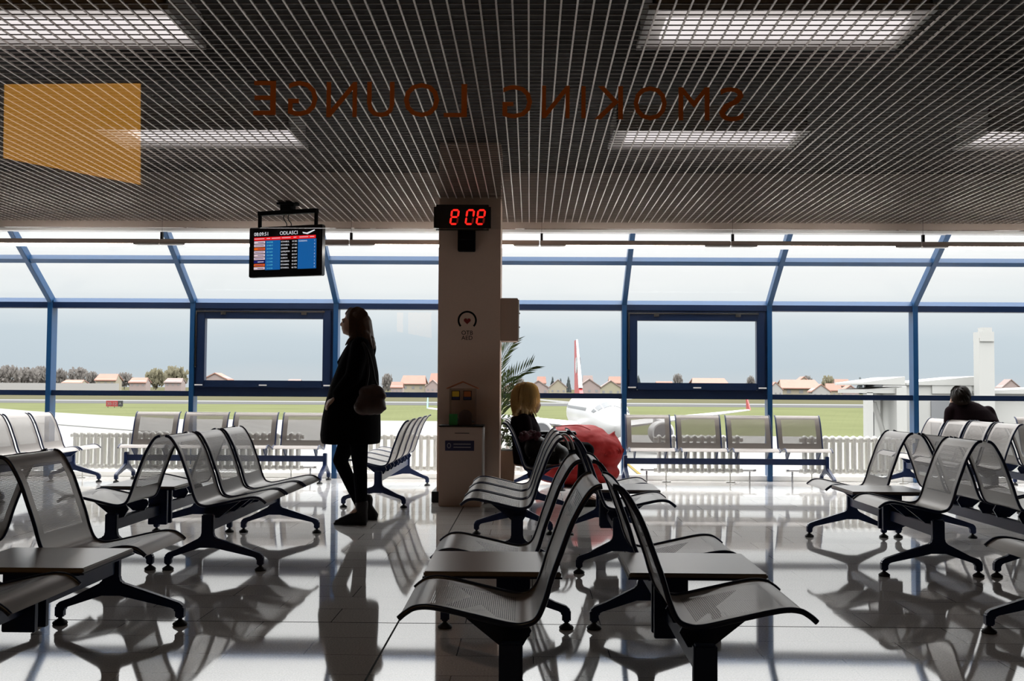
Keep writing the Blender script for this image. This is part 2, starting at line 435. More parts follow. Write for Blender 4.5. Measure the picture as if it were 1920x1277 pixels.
bench(-.07, Y2, 'L', 'SSS', 'three-seat steel bench facing left, in front of the donation cabinet and column', gB, radians(.2))
bench(.515, Y2, 'R', 'STS', 'steel bench with table facing right, just behind the nearest centre bench', gB, radians(-.2))
bench(.04, 10.35, 'R', 'SSSS', 'four-seat bench on which the blond woman sits', gB)
bench(-1.325, 10.84, 'L', 'SSSS', 'four-seat bench facing left, right behind the standing woman', gB)
bench(-1.83, Y1, 'R', 'STS', 'nearest steel bench at left, facing right, with a table in front', gB)
bench(-2.385, Y1, 'L', 'STS', 'dark steel bench at the left picture edge, backing onto the nearest left bench', gB)
bench(-1.835, Y2, 'R', 'SSS', 'three joined seats facing right, between the left table bench and the standing woman', gB)
bench(-2.39, Y2, 'L', 'STS', 'steel bench with table facing left, backing onto the three joined seats', gB)
bench(-5.03, 10.99, 'R', 'SSSS', 'four-seat bench facing right at far left, near the left radiator', gB)
bench(2.315, Y2, 'L', 'STS', 'steel bench with table facing left, front of the right-hand pair', gB)
bench(2.87, Y2, 'R', 'SSS', 'three dark seat backs facing right, behind the right-hand table bench', gB)
bench(4.06, 10.87, 'L', 'SSSS', 'four-seat bench facing left, in front of the seated man', gB)
bench(4.615, 10.87, 'R', 'SSSS', 'bench facing right on which the seated man sits', gB)
bench(2.30, Y1, 'L', 'STS', 'steel bench cut off at the lower right corner, one seat edge showing', gB)
gW = 'four-seat benches along the window wall'
bench(-3.405, 12.38, 'S', 'SSSS', 'four-seat bench by the window left of the standing woman, facing the room', gW)
bench(2.19, 12.38, 'S', 'SSSS', 'four-seat bench by the window right of the red bean bag, facing the room', gW)
bench(6.60, 12.38, 'S', 'SSSS', 'window bench at the far right picture edge behind the seated man', gW)

# ------------------------------------------------------------------ shell
DW = 12.95
b = MB(); b.box((-13,-2.2,-.15), (13,DW,0)); fl = struct(b.build('floor', 'granite_floor', smooth=0), 'polished grey granite tile floor')
b = MB(); b.box((-.585,2,-.001), (-.577,DW-.1,.0006)); b.box((-12,4.952,-.001), (12,4.958,.0006))
j = b.build('expansion_joint', 'black', fl, 0)
b = MB(); b.box((-13,-2.2,3.35), (13,11.78,3.5)); ce = struct(b.build('ceiling', 'slab_black', smooth=0), 'dark plenum above the open cell ceiling')
ZC = 2.817; CELL = .0751
b = MB()
n0 = 0
x = -8.5
x0 = at(997.1, 0, 1).x  # a blade line seen through the middle
while x < 8.5:
    b.box((x-.0045, 2.45, ZC), (x+.0045, 11.68, ZC+.008)); x += CELL
g = b.build('main_runner', 'blade_skylit', ce, 0); g['label'] = 'long runners of the open cell lattice, sky sheen put into their lighter colour'; g['kind'] = 'stuff'
b = MB()
y = 2.47
while y < 11.67:
    b.box((-8.5, y-.0028, ZC+.0015), (8.5, y+.0028, ZC+.0065)); y += CELL
g = b.build('cross_lattice', 'blade', ce, 0); g['label'] = 'darker cross blades of the open cell lattice'; g['kind'] = 'stuff'
b = MB(); b.box((-13,11.68,2.742), (13,11.73,3.36)); tr = struct(b.build('trim_1', 'fascia_paint', smooth=0), 'brown grey fascia at the edge of the ceiling')
b = MB(); b.box((-13,11.675,2.716), (13,11.80,2.743)); b.build('cover_strip', 'white_paint', tr, 0)
for nm, lo, hi in (('wall_left', (-13.2,-2.2,0), (-13,DW,3.5)), ('wall_right', (13,-2.2,0), (13.2,DW,3.5)), ('wall_front', (-13.2,-2.4,0), (13.2,-2.2,3.5))):
    b = MB(); b.box(lo, hi); struct(b.build(nm, 'wall_lounge' if nm == 'wall_front' else 'wall_dark', smooth=0))
b = MB(); b.box((-13,12.86,0), (13,DW+.05,.06)); struct(b.build('baseboard_back', 'white_paint', smooth=0, bevel=.005), 'low white sill curb under the glass')

# window wall
def mx(k): return -.583+1.679*k
sd = Vector((0,-1,.66)).normalized(); sn = Vector((0,.66,1)).normalized()   # along the slope, outward normal
def slope_box(mb, x0, x1, a, b_, t0, t1, mi=0):
    """box on the slope: a..b_ along it from the eaves, t0..t1 across it (inside negative)"""
    o = Vector((0,12.92,2.045)); vs = []
    for t in (t0, t1):
        for (x, s) in ((x0,a),(x1,a),(x1,b_),(x0,b_)):
            p = o + sd*s + sn*t; vs.append((x, p.y, p.z))
    mb.add(vs, [(0,1,2,3)[::-1],(4,5,6,7),(0,1,5,4),(1,2,6,5),(2,3,7,6),(3,0,4,7)], mi)
LS = 1.395
smid = .82
for i, k in enumerate(range(-7, 7)):
    xa, xb = mx(k), mx(k+1); cas = k in (-2, 1)
    w = struct(link('window_%d' % (i+1), None, None, (0,0,0)), 'blue framed glazing bay with %s and sloped glass above' % ('an opening casement' if cas else 'a fixed pane'))
    b = MB(); b.box((xa-.028,12.80,0), (xa+.028,12.96,2.06)); slope_box(b, xa-.028, xa+.028, -.02, LS, -.08, .02)
    b.build('mullion', 'blue_paint', w, 30, .004)
    x0, x1 = xa+.0275, xb-.0275
    b = MB(); b.box((x0,12.82,1.968), (x1,12.95,2.035), 0); slope_box(b, x0, x1, -.01, .075, -.06, .0, 1)
    b.build('transom', ['blue_dark','blue_paint'], w, 30)
    b = MB(); b.box((x0,12.83,.943), (x1,12.95,1.003)); b.build('sill_rail', 'blue_dark', w, 30, .004)
    b = MB(); slope_box(b, x0, x1, smid-.035, smid+.035, -.06, .0); b.build('slope_rail', 'blue_paint', w, 30)
    b = MB(); b.box((x0,12.90,.0), (x1,12.95,.035)); b.build('bottom_rail', 'white_paint', w, 0)
    def pane(lo, hi):
        q = MB(); q.box(lo, hi); q.build('glass_pane', 'pane_glass', w, 0)
    pane((x0,12.925,.035), (x1,12.931,.943))
    if not cas: pane((x0,12.925,1.003), (x1,12.931,1.968))
    q = MB(); slope_box(q, x0, x1, .06, smid-.03, -.01, -.004); q.build('glass_pane', 'pane_glass', w, 0)
    q = MB(); slope_box(q, x0, x1, smid+.03, LS, -.01, -.004); q.build('glass_pane', 'pane_glass', w, 0)
    if cas:
        def ring(mb, X0, X1, Z0, Z1, tw, ya, yb, tb=None, tt=None):
            tb = tb or tw; tt = tt or tw
            mb.box((X0,ya,Z0),(X0+tw,yb,Z1)); mb.box((X1-tw,ya,Z0),(X1,yb,Z1)); mb.box((X0+tw,ya,Z0),(X1-tw,yb,Z0+tb)); mb.box((X0+tw,ya,Z1-tt),(X1-tw,yb,Z1))
        q = MB(); ring(q, x0, x1, 1.0, 1.97, .045, 12.835, 12.945); q.build('casement_frame', 'blue_dark', w, 30, .004)
        q = MB(); ring(q, x0+.03, x1-.03, 1.045, 1.95, .092, 12.80, 12.90, .085, .10); sa = q.build('casement_sash', 'blue_dark', w, 30, .006)
        q = MB(); q.box((x0+.12,12.85,1.125), (x1-.12,12.856,1.86)); q.build('glass_pane', 'pane_glass', sa, 0)
        q = MB(); q.box((x0+.03,12.785,1.925), (x1-.10,12.80,1.942)); q.box((x0+.015,12.785,1.28), (x0+.03,12.80,1.94))
        for fx in (.21, .79):
            X = x0+(x1-x0)*fx; q.box((X-.03,12.78,1.895), (X+.03,12.80,1.925))
        q.build('stay_rod', 'chrome', sa, 0)
        q = MB()
        for X in (x0+.06, (x0+x1)/2, x1-.06): q.box((X-.045,12.79,1.068), (X+.045,12.80,1.083))
        q.build('hinge_clip', 'white_paint', sa, 0)

# column
cx0, cx1, cy0, cy1 = -.852, -.276, 10.20, 10.78
b = MB(); b.box((cx0,cy0,0), (cx1,cy1,3.34)); co = struct(b.build('column', 'column_paint', smooth=30, bevel=.008), 'square beige plastered column')
b = MB(); b.box((cx0-.045,cy0-.015,0), (cx1+.012,cy1+.015,.10)); b.build('plinth', 'rubber', co, 30, .004)

# ------------------------------------------------------------------ ceiling lamps
def ceiling_lamp(x, y, label):
    t = thing('ceiling_lamp', label, 'ceiling lamp', (x, y, 2.90), 0, 'recessed fluorescent luminaires above the ceiling lattice')
    w, d, h = .68, .30, .16
    b = MB(); b.box((-w,-d,h), (w,d,h+.02)); b.box((-w,-d,0), (-w+.015,d,h)); b.box((w-.015,-d,0), (w,d,h)); b.box((-w,-d,0), (w,-d+.015,h)); b.box((-w,d-.015,0), (w,d,h))
    b.build('housing', 'white_paint', t, 0)
    b = MB(); b.box((-w+.10,-.03,.035), (w-.02,d-.02,.05)); b.build('diffuser', 'lamp_panel', t, 0)
    b = MB(); b.box((-w-.02,-d-.02,-.01), (-w,d+.02,.02)); b.box((w,-d-.02,-.01), (w+.02,d+.02,.02)); b.box((-w,-d-.02,-.01), (w,-d,.02)); b.box((-w,d,-.01), (w,d+.02,.02)); b.build('trim_frame', 'white_paint', t, 0)
emis('lamp_panel', (1, .93, .93), .95)
ceiling_lamp(1.27, 5.62, 'bright recessed lamp at the top of the picture, right of the column')
ceiling_lamp(1.29, 8.12, 'recessed lamp right of the column, under the word SMOKING')
ceiling_lamp(-2.48, 5.62, 'bright recessed lamp at the top left corner of the picture')
ceiling_lamp(-2.42, 8.12, 'recessed lamp left of the column, above the departures screen')
ceiling_lamp(3.93, 8.12, 'recessed lamp at the right picture edge, half cut off')

# strip lights along the window
SY = 11.30; zs = at(655, 452, SY).z
stub = [at(p, 452, SY).x for p in (-55, 300, 655, 1012, 1370, 1727, 2080)]
wh = ['at the far left edge of the window', 'left of the departures screen', 'between departures screen and column', 'just right of the column', 'above the right-hand casement window', 'at the far right edge of the window']
for i in range(6):
    x0, x1 = stub[i], stub[i+1]; L_ = x1-x0
    t = thing('strip_light', 'slim suspended strip light '+wh[i], 'strip light', (x0, SY, zs), 0, 'suspended strip lights in front of the sloped glass')
    b = MB(); b.box((.004,-.025,-.035), (L_-.004,.025,.012)); b.build('rail', 'fascia_paint', t, 0, .004)
    b = MB(); b.box((.01,-.03,-.048), (.27,.03,-.035)); b.build('end_cover', 'white_paint', t, 0)
    b = MB(); b.box((L_-.27,-.03,-.048), (L_-.01,.03,-.035)); b.build('end_cover', 'white_paint', t, 0)
    b = MB(); b.tube([(.27,0,-.05), (L_-.27,0,-.05)], .015, 10); b.build('lamp_tube', 'tube_emit', t)
    b = MB(); b.box((-.012+.02,-.02,-.03), (.012+.02,.02,.085)); b.tube([(.02,0,.08), (.02,0,ZC-zs)], .0015, 6); b.build('hanger', 'rubber', t, 0)

# ------------------------------------------------------------------ radiators
def radiator(x0, x1, label, valve=None):
    t = thing('radiator', label, 'radiator', (x0, 12.70, 0), 0, 'white column radiators under the window')
    n = max(3, round((x1-x0)/.081)); p = (x1-x0)/n
    zt, zb = .505, .135
    for i in range(n):
        b = MB(); X = (i+.5)*p
        for yy in (-.045, .045):
            b.tube([(X,yy,zb-.02), (X,yy,zt)], .019, 8)
        b.ell((X,0,zt+.0), (.030,.075,.032), n=12); b.ell((X,0,zb-.005), (.030,.075,.032), n=12)
        b.build('column_section', 'radiator_white', t, 60)
    b = MB(); b.tube([(-.02,0,zt-.02), (n*p+.02,0,zt-.02)], .026, 10); b.tube([(-.02,0,zb), (n*p+.02,0,zb)], .026, 10); b.build('header', 'radiator_white', t, 40)
    b = MB()
    for X in (p*1.5, (n-1.5)*p): b.tube([(X,0,0), (X,0,zb)], .008, 6); b.box((X-.05,-.04,0), (X+.05,.04,.008))
    b.build('foot', 'radiator_white', t, 40)
    for X, s in valve or []:
        b = MB(); b.tube([(X,0,0), (X,0,zb)], .010, 8); b.tube([(X-s*.10,0,zb), (X+s*.05,0,zb)], .014, 8); b.tube([(X+s*.04,0,zb), (X+s*.07,0,zb)], .022, 10)
        b.build('valve', 'chrome', t, 40)
xr = lambda px: at(px, 850, 12.70).x
radiator(xr(136), xr(566), 'long white column radiator behind the left window bench', [(xr(566)-xr(136)+.10, 1)])
radiator(xr(648), xr(985), 'white column radiator behind the column and the standing woman')
radiator(xr(1229), xr(1389), 'white column radiator behind the right window bench', [(xr(1389)-xr(1229)+.10, 1), (-.10, -1)])
radiator(xr(1502), xr(1712), 'white column radiator at the right end of the right window bench', [(-.10, -1)])

# ------------------------------------------------------------------ departures screen
tv_c = at(534, 471, 10.45)
t = thing('departures_screen', 'black departures screen hanging from the ceiling, showing the word ODLASCI', 'screen', tv_c, radians(-19))
W_, H_ = .80, .485
b = MB(); b.box((-W_/2,0,-H_/2), (W_/2,.07,H_/2)); b.box((-W_/2+.1,.07,-H_/2+.06), (W_/2-.1,.12,H_/2-.06)); b.build('housing', 'black_gloss', t, 30, .008)
s = MB(); Z = -.003
def rect(x0, y0, x1, y1, mi, d=.0):  # 0..1 in screen space, y down
    X0, X1 = -W_/2+W_*x0, -W_/2+W_*x1; Z0, Z1 = H_/2-H_*y0, H_/2-H_*y1
    s.add([(X0,Z-d,Z1),(X1,Z-d,Z1),(X1,Z-d,Z0),(X0,Z-d,Z0)], [(0,1,2,3)], mi)
def scr_text(txt, x, y, size, mi, align='LEFT', sp=1.0):
    add_text(s, txt, size, mi, lambda c: (-W_/2+W_*x+c.x, Z-.0025-c.z, H_/2-H_*y+c.y), align, .0002, sp)
SM = ['dark_screen','scr_white','scr_blue','scr_red','scr_orange','scr_pink','scr_navy','scr_cyan']
rect(.05, .05, .95, .93, 0)
scr_text('08:09:51', .075, .175, .048, 1); scr_text('ODLASCI', .43, .175, .048, 1)
s.add([(-W_/2+W_*u, Z-.002, H_/2-H_*v) for u, v in ((.74,.135),(.80,.155),(.90,.10),(.91,.115),(.81,.185),(.75,.165))], [(5,4,3,2,1,0)], 1)
rect(.075, .205, .92, .27, 3, .001)
for x, w_ in ((.08,.14),(.25,.05),(.32,.12),(.46,.12),(.62,.04),(.70,.12),(.84,.06)):
    rect(x, .228, x+w_, .242, 5, .002)
rect(.075, .275, .235, .86, 0, .001)
cols = [5, 5, 4, 5, 5, 5, 6, 4, 5]
rect(.235, .275, .44, .86, 2, .001); rect(.68, .275, .93, .86, 2, .001)
towns = ['ISTANBUL', 'ISTANBUL', 'ZAGREB', 'LJUBLJANA', 'VIENNA', 'ZURICH', 'BEOGRAD', 'ISTANBUL', 'ISTANBUL']
for i in range(9):
    y = .282+i*.0645
    rect(.078, y, .23, y+.05, cols[i], .002)
    rect(.09 if i % 2 else .13, y+.02, .215, y+.032, 6 if cols[i] != 6 else 1, .003)
    scr_text('%02d %02d:%02d' % (6+i, 7+i, (i*17) % 60), .255, y+.043, .019, 7)
    scr_text(towns[i], .45, y+.043, .020, 1); scr_text('%d %d' % (10+i*7, 302+i*53), .60, y+.043, .020, 1)
    scr_text(str((i*3) % 9+1), .90, y+.043, .020, 1)
scr_text('BOARDING', .69, .325, .018, 1)
s.build('display', SM, t, 0)
b = MB()
for X in (-.31, .31): b.box((X-.014,.03,H_/2-.02), (X+.014,.06,.385))
b.box((-.324,.02,.36), (.324,.07,.40)); b.build('hanging_frame', 'black', t, 0, .003)
b = MB(); b.cbox((0,.045,.42), (.11,.11,.06)); zt = ZC-tv_c.z
b.tube([(0,.045,.40), (0,.045,zt+.02)], .03, 12); b.cbox((0,.045,.47), (.18,.12,.03), rot=(.25,.2,.1)); b.cbox((0,.045,zt-.012), (.16,.16,.02)); b.build('ceiling_mount', 'black', t, 30, .003)
b = MB(); b.tube(catmull([(-.02,.05,.40),(-.05,.05,.33),(-.02,.06,.27),(-.03,.06,.22)], 5), .005, 6); b.tube(catmull([(.02,.05,.40),(.0,.05,.32),(.03,.06,.27),(.02,.06,.22)], 5), .005, 6); b.build('cable', 'rubber', t, 60)

# ------------------------------------------------------------------ clock
cc = at(867, 408, 10.05)
t = thing('wall_clock', 'black digital clock with red numerals 8 08 on the column', 'clock', cc)
b = MB(); b.box((-.262,-.03,-.118), (.262,.05,.118)); b.build('case', 'black_gloss', t, 30, .02)
b = MB(); z1 = at(873, 470, 10.1).z-cc.z
b.box((-.045,.05,z1), (.115,.15,-.05)); b.box((-.03,.0,-.2), (.10,.05,-.1)); b.build('bracket', 'black', t, 30, .005)
SEG = {'8': 'abcdefg', '0': 'abcdef'}
def digit(mb, X, ch, dim):
    w_, h_, th = .062, .128, .017
    segs = {'a': (0,h_/2,1), 'g': (0,0,1), 'd': (0,-h_/2,1), 'f': (-w_/2,h_/4,0), 'b': (w_/2,h_/4,0), 'e': (-w_/2,-h_/4,0), 'c': (w_/2,-h_/4,0)}
    for q in SEG[ch]:
        x, z, hor = segs[q]; L2 = (w_ if hor else h_/2)/2-.003
        pl = [(-L2,0),(-L2+th/2,-th/2),(L2-th/2,-th/2),(L2,0),(L2-th/2,th/2),(-L2+th/2,th/2)]
        if not hor: pl = [(-v, u) for u, v in pl]
        sh = .13
        mb.add([(X+x+u+(z+v)*sh, -.0312, z+v) for u, v in pl], [(0,1,2,3,4,5)], 1 if q in dim else 0)
for X, ch, dim in ((-.075,'8','c'), (.065,'0','c'), (.165,'8','c')):
    b = MB(); digit(b, X+.005, ch, dim); b.build('numeral', ['led_red','led_dim'], t, 0)

# AED sign
ac = at(876, 612, 10.2)
t = thing('defibrillator_sign', 'small AED sticker with a ring and heart on the column', 'sign', (ac.x, 10.197, ac.z))
b = MB(); b.box((-.12,-.001,-.16), (.12,.0025,.155)); b.build('sticker', 'column_paint', t, 0)
b = MB(); pl = []
for i in range(41):
    a = radians(-42+i*264/40); pl.append(a)
vs = []; fs = []
for a in pl: vs += [(.072*cos(a), -.0022, .055+.072*sin(a)), (.089*cos(a), -.0022, .055+.089*sin(a))]
for i in range(40): fs.append((2*i, 2*i+1, 2*i+3, 2*i+2))
b.add(vs, fs, 0)
hp = [(.032*(16*sin(a)**3)/16, -.0022, .05+.032*(13*cos(a)-5*cos(2*a)-2*cos(3*a)-cos(4*a))/16) for a in [2*pi*i/32 for i in range(32)]]
b.add(hp, [tuple(range(32))], 1)
add_text(b, 'OTB', .055, 0, lambda c: (c.x, -.002-c.z, -.078+c.y), 'CENTER'); add_text(b, 'AED', .055, 0, lambda c: (c.x, -.002-c.z, -.125+c.y), 'CENTER')
b.build('print', ['black','red_print'], t, 0)

# box on the column's right side
p0, p1 = at(938, 560, 10.35), at(971, 640, 10.35)
t = thing('wall_cabinet', 'beige metal box mounted on the right side of the column', 'cabinet', (cx1, 10.42, p1.z))
b = MB(); b.box((0,-.14,0), (p1.x-cx1,.18,p0.z-p1.z)); b.build('housing', 'cabinet_beige', t, 30, .005)
b = MB(); b.box((p1.x-cx1,-.125,.012), (p1.x-cx1+.010,.165,p0.z-p1.z-.012)); d = b.build('door', 'white_paint', t, 30, .003)
b = MB()
for z in (.13, .26): b.cbox((p1.x-cx1+.014,-.10,z), (.012,.03,.012))
b.build('hinge', 'chrome', d, 0)

# donation cabinet
q0, q1 = at(822, 947, 9.85), at(904, 798, 9.85)
CW = q1.x-q0.x; CH = q1.z
t = thing('display_cabinet', 'beige pedestal cabinet standing against the front of the column', 'cabinet', (q0.x, 9.85, 0))
b = MB(); b.box((0,0,.0), (CW,.325,CH-.012)); b.build('body', 'cabinet_beige', t, 30, .006)
b = MB(); b.box((-.006,-.008,CH-.012), (CW+.012,.33,CH)); b.build('top_panel', 'leather_black', t, 30, .003)
b = MB(); b.box((.055,-.003,CH-.225), (CW-.07,.0,CH-.135), 0)
for i in range(2): b.box((.13,-.0045,CH-.170-.028*i), (CW-.10,-.003,CH-.162-.028*i), 1)
vs = []; fs = []
for i in range(17):
    a = 2*pi*i/16; vs += [(.09+.012*cos(a), -.0045, CH-.18+.016*sin(a)), (.09+.018*cos(a), -.0045, CH-.18+.024*sin(a))]
for i in range(16): fs.append((2*i, 2*i+2, 2*i+3, 2*i+1))
b.add(vs, fs, 1); b.build('label_plate', ['navy_print','grey_print'], t, 0)
b = MB(); b.box((.14,-.003,CH-.072), (.27,.0,CH-.066)); b.build('slot', 'rubber', t, 0)
b = MB(); b.box((CW,.01,.02), (CW+.012,.315,CH-.02)); b.build('side_panel', 'white_paint', t, 0)
# house shaped donation box
t = thing('donation_box', 'clear house shaped donation box on top of the pedestal cabinet', 'box', (q0.x+.085, 9.90, CH))
bw, bd, bh = .235, .22, .33
b = MB(); b.box((0,0,0), (bw,.004,bh)); b.box((0,bd-.004,0), (bw,bd,bh)); b.box((0,0,0), (.004,bd,bh)); b.box((bw-.004,0,0), (bw,bd,bh)); b.build('case', 'acrylic', t, 0)
b = MB(); b.prism([(-.025,bh-.005),(bw/2,bh+.055),(bw+.025,bh-.005),(bw+.025,bh+.003),(bw/2,bh+.064),(-.025,bh+.003)], -.006, bd+.006, lambda u, v, q: (u, q, v)); b.build('roof', 'orange_print', t, 0)
for X, mm in ((.02, ['black','yellow_print','navy_print']), (.125, ['black','orange_print','navy_print'])):
    b = MB(); b.box((X,-.004,.225), (X+.075,-.001,.310), 0); b.box((X+.006,-.0055,.255), (X+.069,-.004,.304), 1); b.box((X+.006,-.0055,.232), (X+.069,-.004,.253), 2); b.build('picture', mm, t, 0)
b = MB(); b.box((.0,-.004,.0), (.075,-.001,.10), 0); b.build('green_print', 'green_print', t, 0)
b = MB(); ar = [(.085,0),(.205,0)]+[(.145+.06*cos(radians(a)), .085+.055*sin(radians(a))) for a in range(0,181,15)]
b.prism(ar, -.0048, -.001, lambda u, v, q: (u, q, v)); b.build('door_print', 'bag_brown', t, 0)
b = MB(); r2 = random.Random(5)
for i in range(26): b.cbox((.03+r2.random()*.17, .04+r2.random()*.13, .012+.05*r2.random()), (.06,.03,.0015), rot=(r2.uniform(-.5,.5),r2.uniform(-.5,.5),r2.random()*3))
b.build('banknotes', 'grey_print', t, 0)

# ------------------------------------------------------------------ plants
t = thing('potted_palm', 'potted palm and leafy shrub in a square planter behind the column', 'plant', (-.335, 11.02, 0))
b = MB(); b.prism([(-.175,0),(.175,0),(.20,.44),(-.20,.44)], -.16, .18, lambda u, v, q: (u, -q, v)); b.build('planter', 'terracotta', t, 30, .008)
b = MB(); b.box((-.18,-.15,.425), (.18,.15,.445)); b.build('soil', 'soil', t, 0)
rnd = random.Random(3)
def frond(mb, base, tip_dir, L_, rise, nl, ll):
    pts = []
    for i in range(13):
        s_ = i/12; pts.append(Vector(base)+Vector((tip_dir[0]*L_*s_, tip_dir[1]*L_*s_, rise*(s_*1.5-.75*s_*s_))))
    mb.tube(pts, [.006*(1-.7*i/12) for i in range(13)], 6)
    for i in range(nl):
        s_ = .22+.78*i/nl; k = min(11, int(s_*12)); p = pts[k].lerp(pts[k+1], s_*12-k); T = (pts[k+1]-pts[k]).normalized()
        sd_ = T.cross(Vector((0,0,1))).normalized()
        for sg in (-1, 1):
            d = (sd_*sg*.75+T*.75+Vector((0,0,rnd.uniform(-.05,.35)))).normalized(); l = ll*(1-.45*s_)*rnd.uniform(.85,1.1)
            wv = d.cross(Vector((rnd.uniform(-.3,.3),rnd.uniform(-.3,.3),1))).normalized()*.006
            m_ = p+d*l*.5; e = p+d*l-Vector((0,0,l*l*.4))
            mb.add([p, m_+wv, e, m_-wv], [(0,1,2,3)])
def frond_px(pts, ll, nl, up):
    o = Vector((-.335,11.02,0)); q = [at(px, py, Y)-o for px, py, Y in pts]; c = catmull(q, 6); n = len(c)
    b = MB(); b.tube(c, [.007*(1-.75*i/n) for i in range(n)], 6)
    for i in range(nl):
        s_ = (.25+.75*i/nl)*(n-1.01); k = int(s_); p = c[k].lerp(c[k+1], s_-k); T = (c[k+1]-c[k]).normalized(); sd_ = T.cross(Vector((0,1,0))).normalized()
        for sg in (-1, 1):
            d = (T*.9+sd_*sg*.55+Vector((0,rnd.uniform(-.35,.35),up*rnd.uniform(.2,.6)))).normalized(); l = ll*(1-.5*i/nl)*rnd.uniform(.85,1.1)
            w_ = d.cross(Vector((rnd.uniform(-.3,.3),1,rnd.uniform(-.3,.3)))).normalized()*.0075; m_ = p+d*l*.45; e = p+d*l-Vector((0,0,l*l*.35))
            b.add([p, m_+w_, e, m_-w_], [(0,1,2,3)])
    b.build('frond', 'leaf_palm', t, 0)
frond_px([(925,845,11.0),(930,785,11.0),(944,740,10.95),(966,708,10.9),(996,688,10.85)], .30, 20, .6)
frond_px([(922,845,11.0),(924,770,11.0),(932,700,11.0),(946,664,10.95),(962,640,10.9)], .28, 20, .3)
frond_px([(924,845,11.0),(932,790,10.95),(942,762,10.9),(950,740,10.85),(962,728,10.8)], .24, 16, .2)
frond_px([(922,845,11.05),(922,780,11.1),(930,735,11.2),(944,716,11.25),(958,706,11.3)], .26, 16, .3)
frond_px([(920,845,11.05),(912,770,11.1),(900,705,11.15),(886,670,11.2),(868,650,11.25)], .28, 16, .3)
frond_px([(920,845,11.0),(905,790,10.98),(888,755,11.0),(866,740,11.0)], .26, 14, .3)
b = MB()
for i in range(260):
    a = rnd.uniform(0,2*pi); r_ = .20*sqrt(rnd.random()); p = Vector((r_*cos(a), .03+r_*sin(a)*.7, .46+rnd.uniform(0,.30)))
    d = Vector((cos(a)+rnd.uniform(-.5,.5), sin(a)+rnd.uniform(-.5,.5), rnd.uniform(-.4,.8))).normalized(); wv = d.cross(Vector((rnd.uniform(-1,1),rnd.uniform(-1,1),.3))).normalized()*.016
    l = rnd.uniform(.05,.08); b.add([p, p+d*l*.45+wv, p+d*l, p+d*l*.45-wv], [(0,1,2,3)])
b.build('shrub_foliage', 'leaf_shrub', t, 0)
b = MB()
for i in range(9):
    a = rnd.uniform(0,2*pi); b.tube([(.03*cos(a),.03*sin(a),.44), (.12*cos(a),.12*sin(a),.62), (.17*cos(a),.14*sin(a),.74)], .005, 5)
b.build('stem', 'trunk', t, 60)

# ------------------------------------------------------------------ bean bag
bc = Vector((at(1092, 850, 12.12).x, 12.10, 0))
def bq(px, py, y=0): q = at(px, py, 12.10); return Vector((q.x-bc.x, y, q.z))
b = MB()
b.ell(bq(1078,845), (.37,.36,.30)); b.ell(bq(1062,855), (.36,.36,.27)); b.ell(bq(1100,838), (.30,.33,.245)); b.ell(bq(1135,848), (.205,.26,.20)); b.ell(bq(1110,885), (.30,.30,.15)); b.ell(bq(1060,885), (.34,.32,.15))
b.cap(bq(1132,838,-.05), bq(1150,811,-.06), .090, .028); b.cap(bq(1150,822,-.05), bq(1158,845,-.06), .05, .05)
t = thing('bean_bag', 'big red leather bean bag on the floor by the window', 'bean bag', bc)
cu = fuse(b, 'cushion', 'red_leather', t, .014, 10)
cu.data.update()
for v in cu.data.vertices:
    p = v.co; q = Vector((p.x*3.1, p.y*3.1, p.z*4.2)); a = noise.noise(q); c = noise.noise(q*2.3+Vector((5,1,3)))
    f1 = .034*(abs(a)**.8-.4)+.012*(abs(c)**.8-.4)
    cr = math.exp(-((p.z-.285-.10*sin(p.x*3.2))/.022)**2)*.020*(1 if p.x > -.12 else .3)
    rad = 0
    v.co = p+v.normal*(f1-cr-rad)
    v.co.z = max(v.co.z, .002)
sm = cu.modifiers.new('relax', 'SMOOTH'); sm.factor = .5; sm.iterations = 3
b = MB(); b.tube(catmull([bq(1040,800,-.14), bq(1062,797,-.20), bq(1085,797,-.21), bq(1105,805,-.20)], 6), .005, 6); b.build('seam', 'red_leather', t, 60)
# ------------------------------------------------------------------ people
def fingers(mb, wrist, d, up, side, sc=1.0, curl=.5):
    """palm with four bent fingers and a thumb; d: direction of the hand, side: towards the thumb, up: back of the hand"""
    w = Vector(wrist); d = Vector(d).normalized(); side = Vector(side).normalized(); up = Vector(up).normalized()
    for k, o in enumerate((-.027, -.009, .009, .027)):
        mb.cap(w+d*.02*sc+side*o*.7*sc, w+d*.085*sc+side*o*sc, .016*sc, .013*sc, 8)
        l = (.060, .072, .078, .070)[k]*sc; p = w+d*.085*sc+side*o*sc
        d1 = (d-up*curl*.5).normalized(); d2 = (d-up*curl*1.2).normalized()
        p1 = p+d1*l*.5; p2 = p1+d2*l*.5
        mb.cap(p, p1, .0095*sc, .0088*sc, 8); mb.cap(p1, p2, .0088*sc, .0072*sc, 8)
    p = w+d*.025*sc+side*.03*sc; p1 = p+(d*.6+side*.7-up*.3).normalized()*.042*sc; p2 = p1+(d*.9+side*.2-up*.3).normalized()*.032*sc
    mb.cap(p, p1, .013*sc, .011*sc, 8); mb.cap(p1, p2, .011*sc, .008*sc, 8)

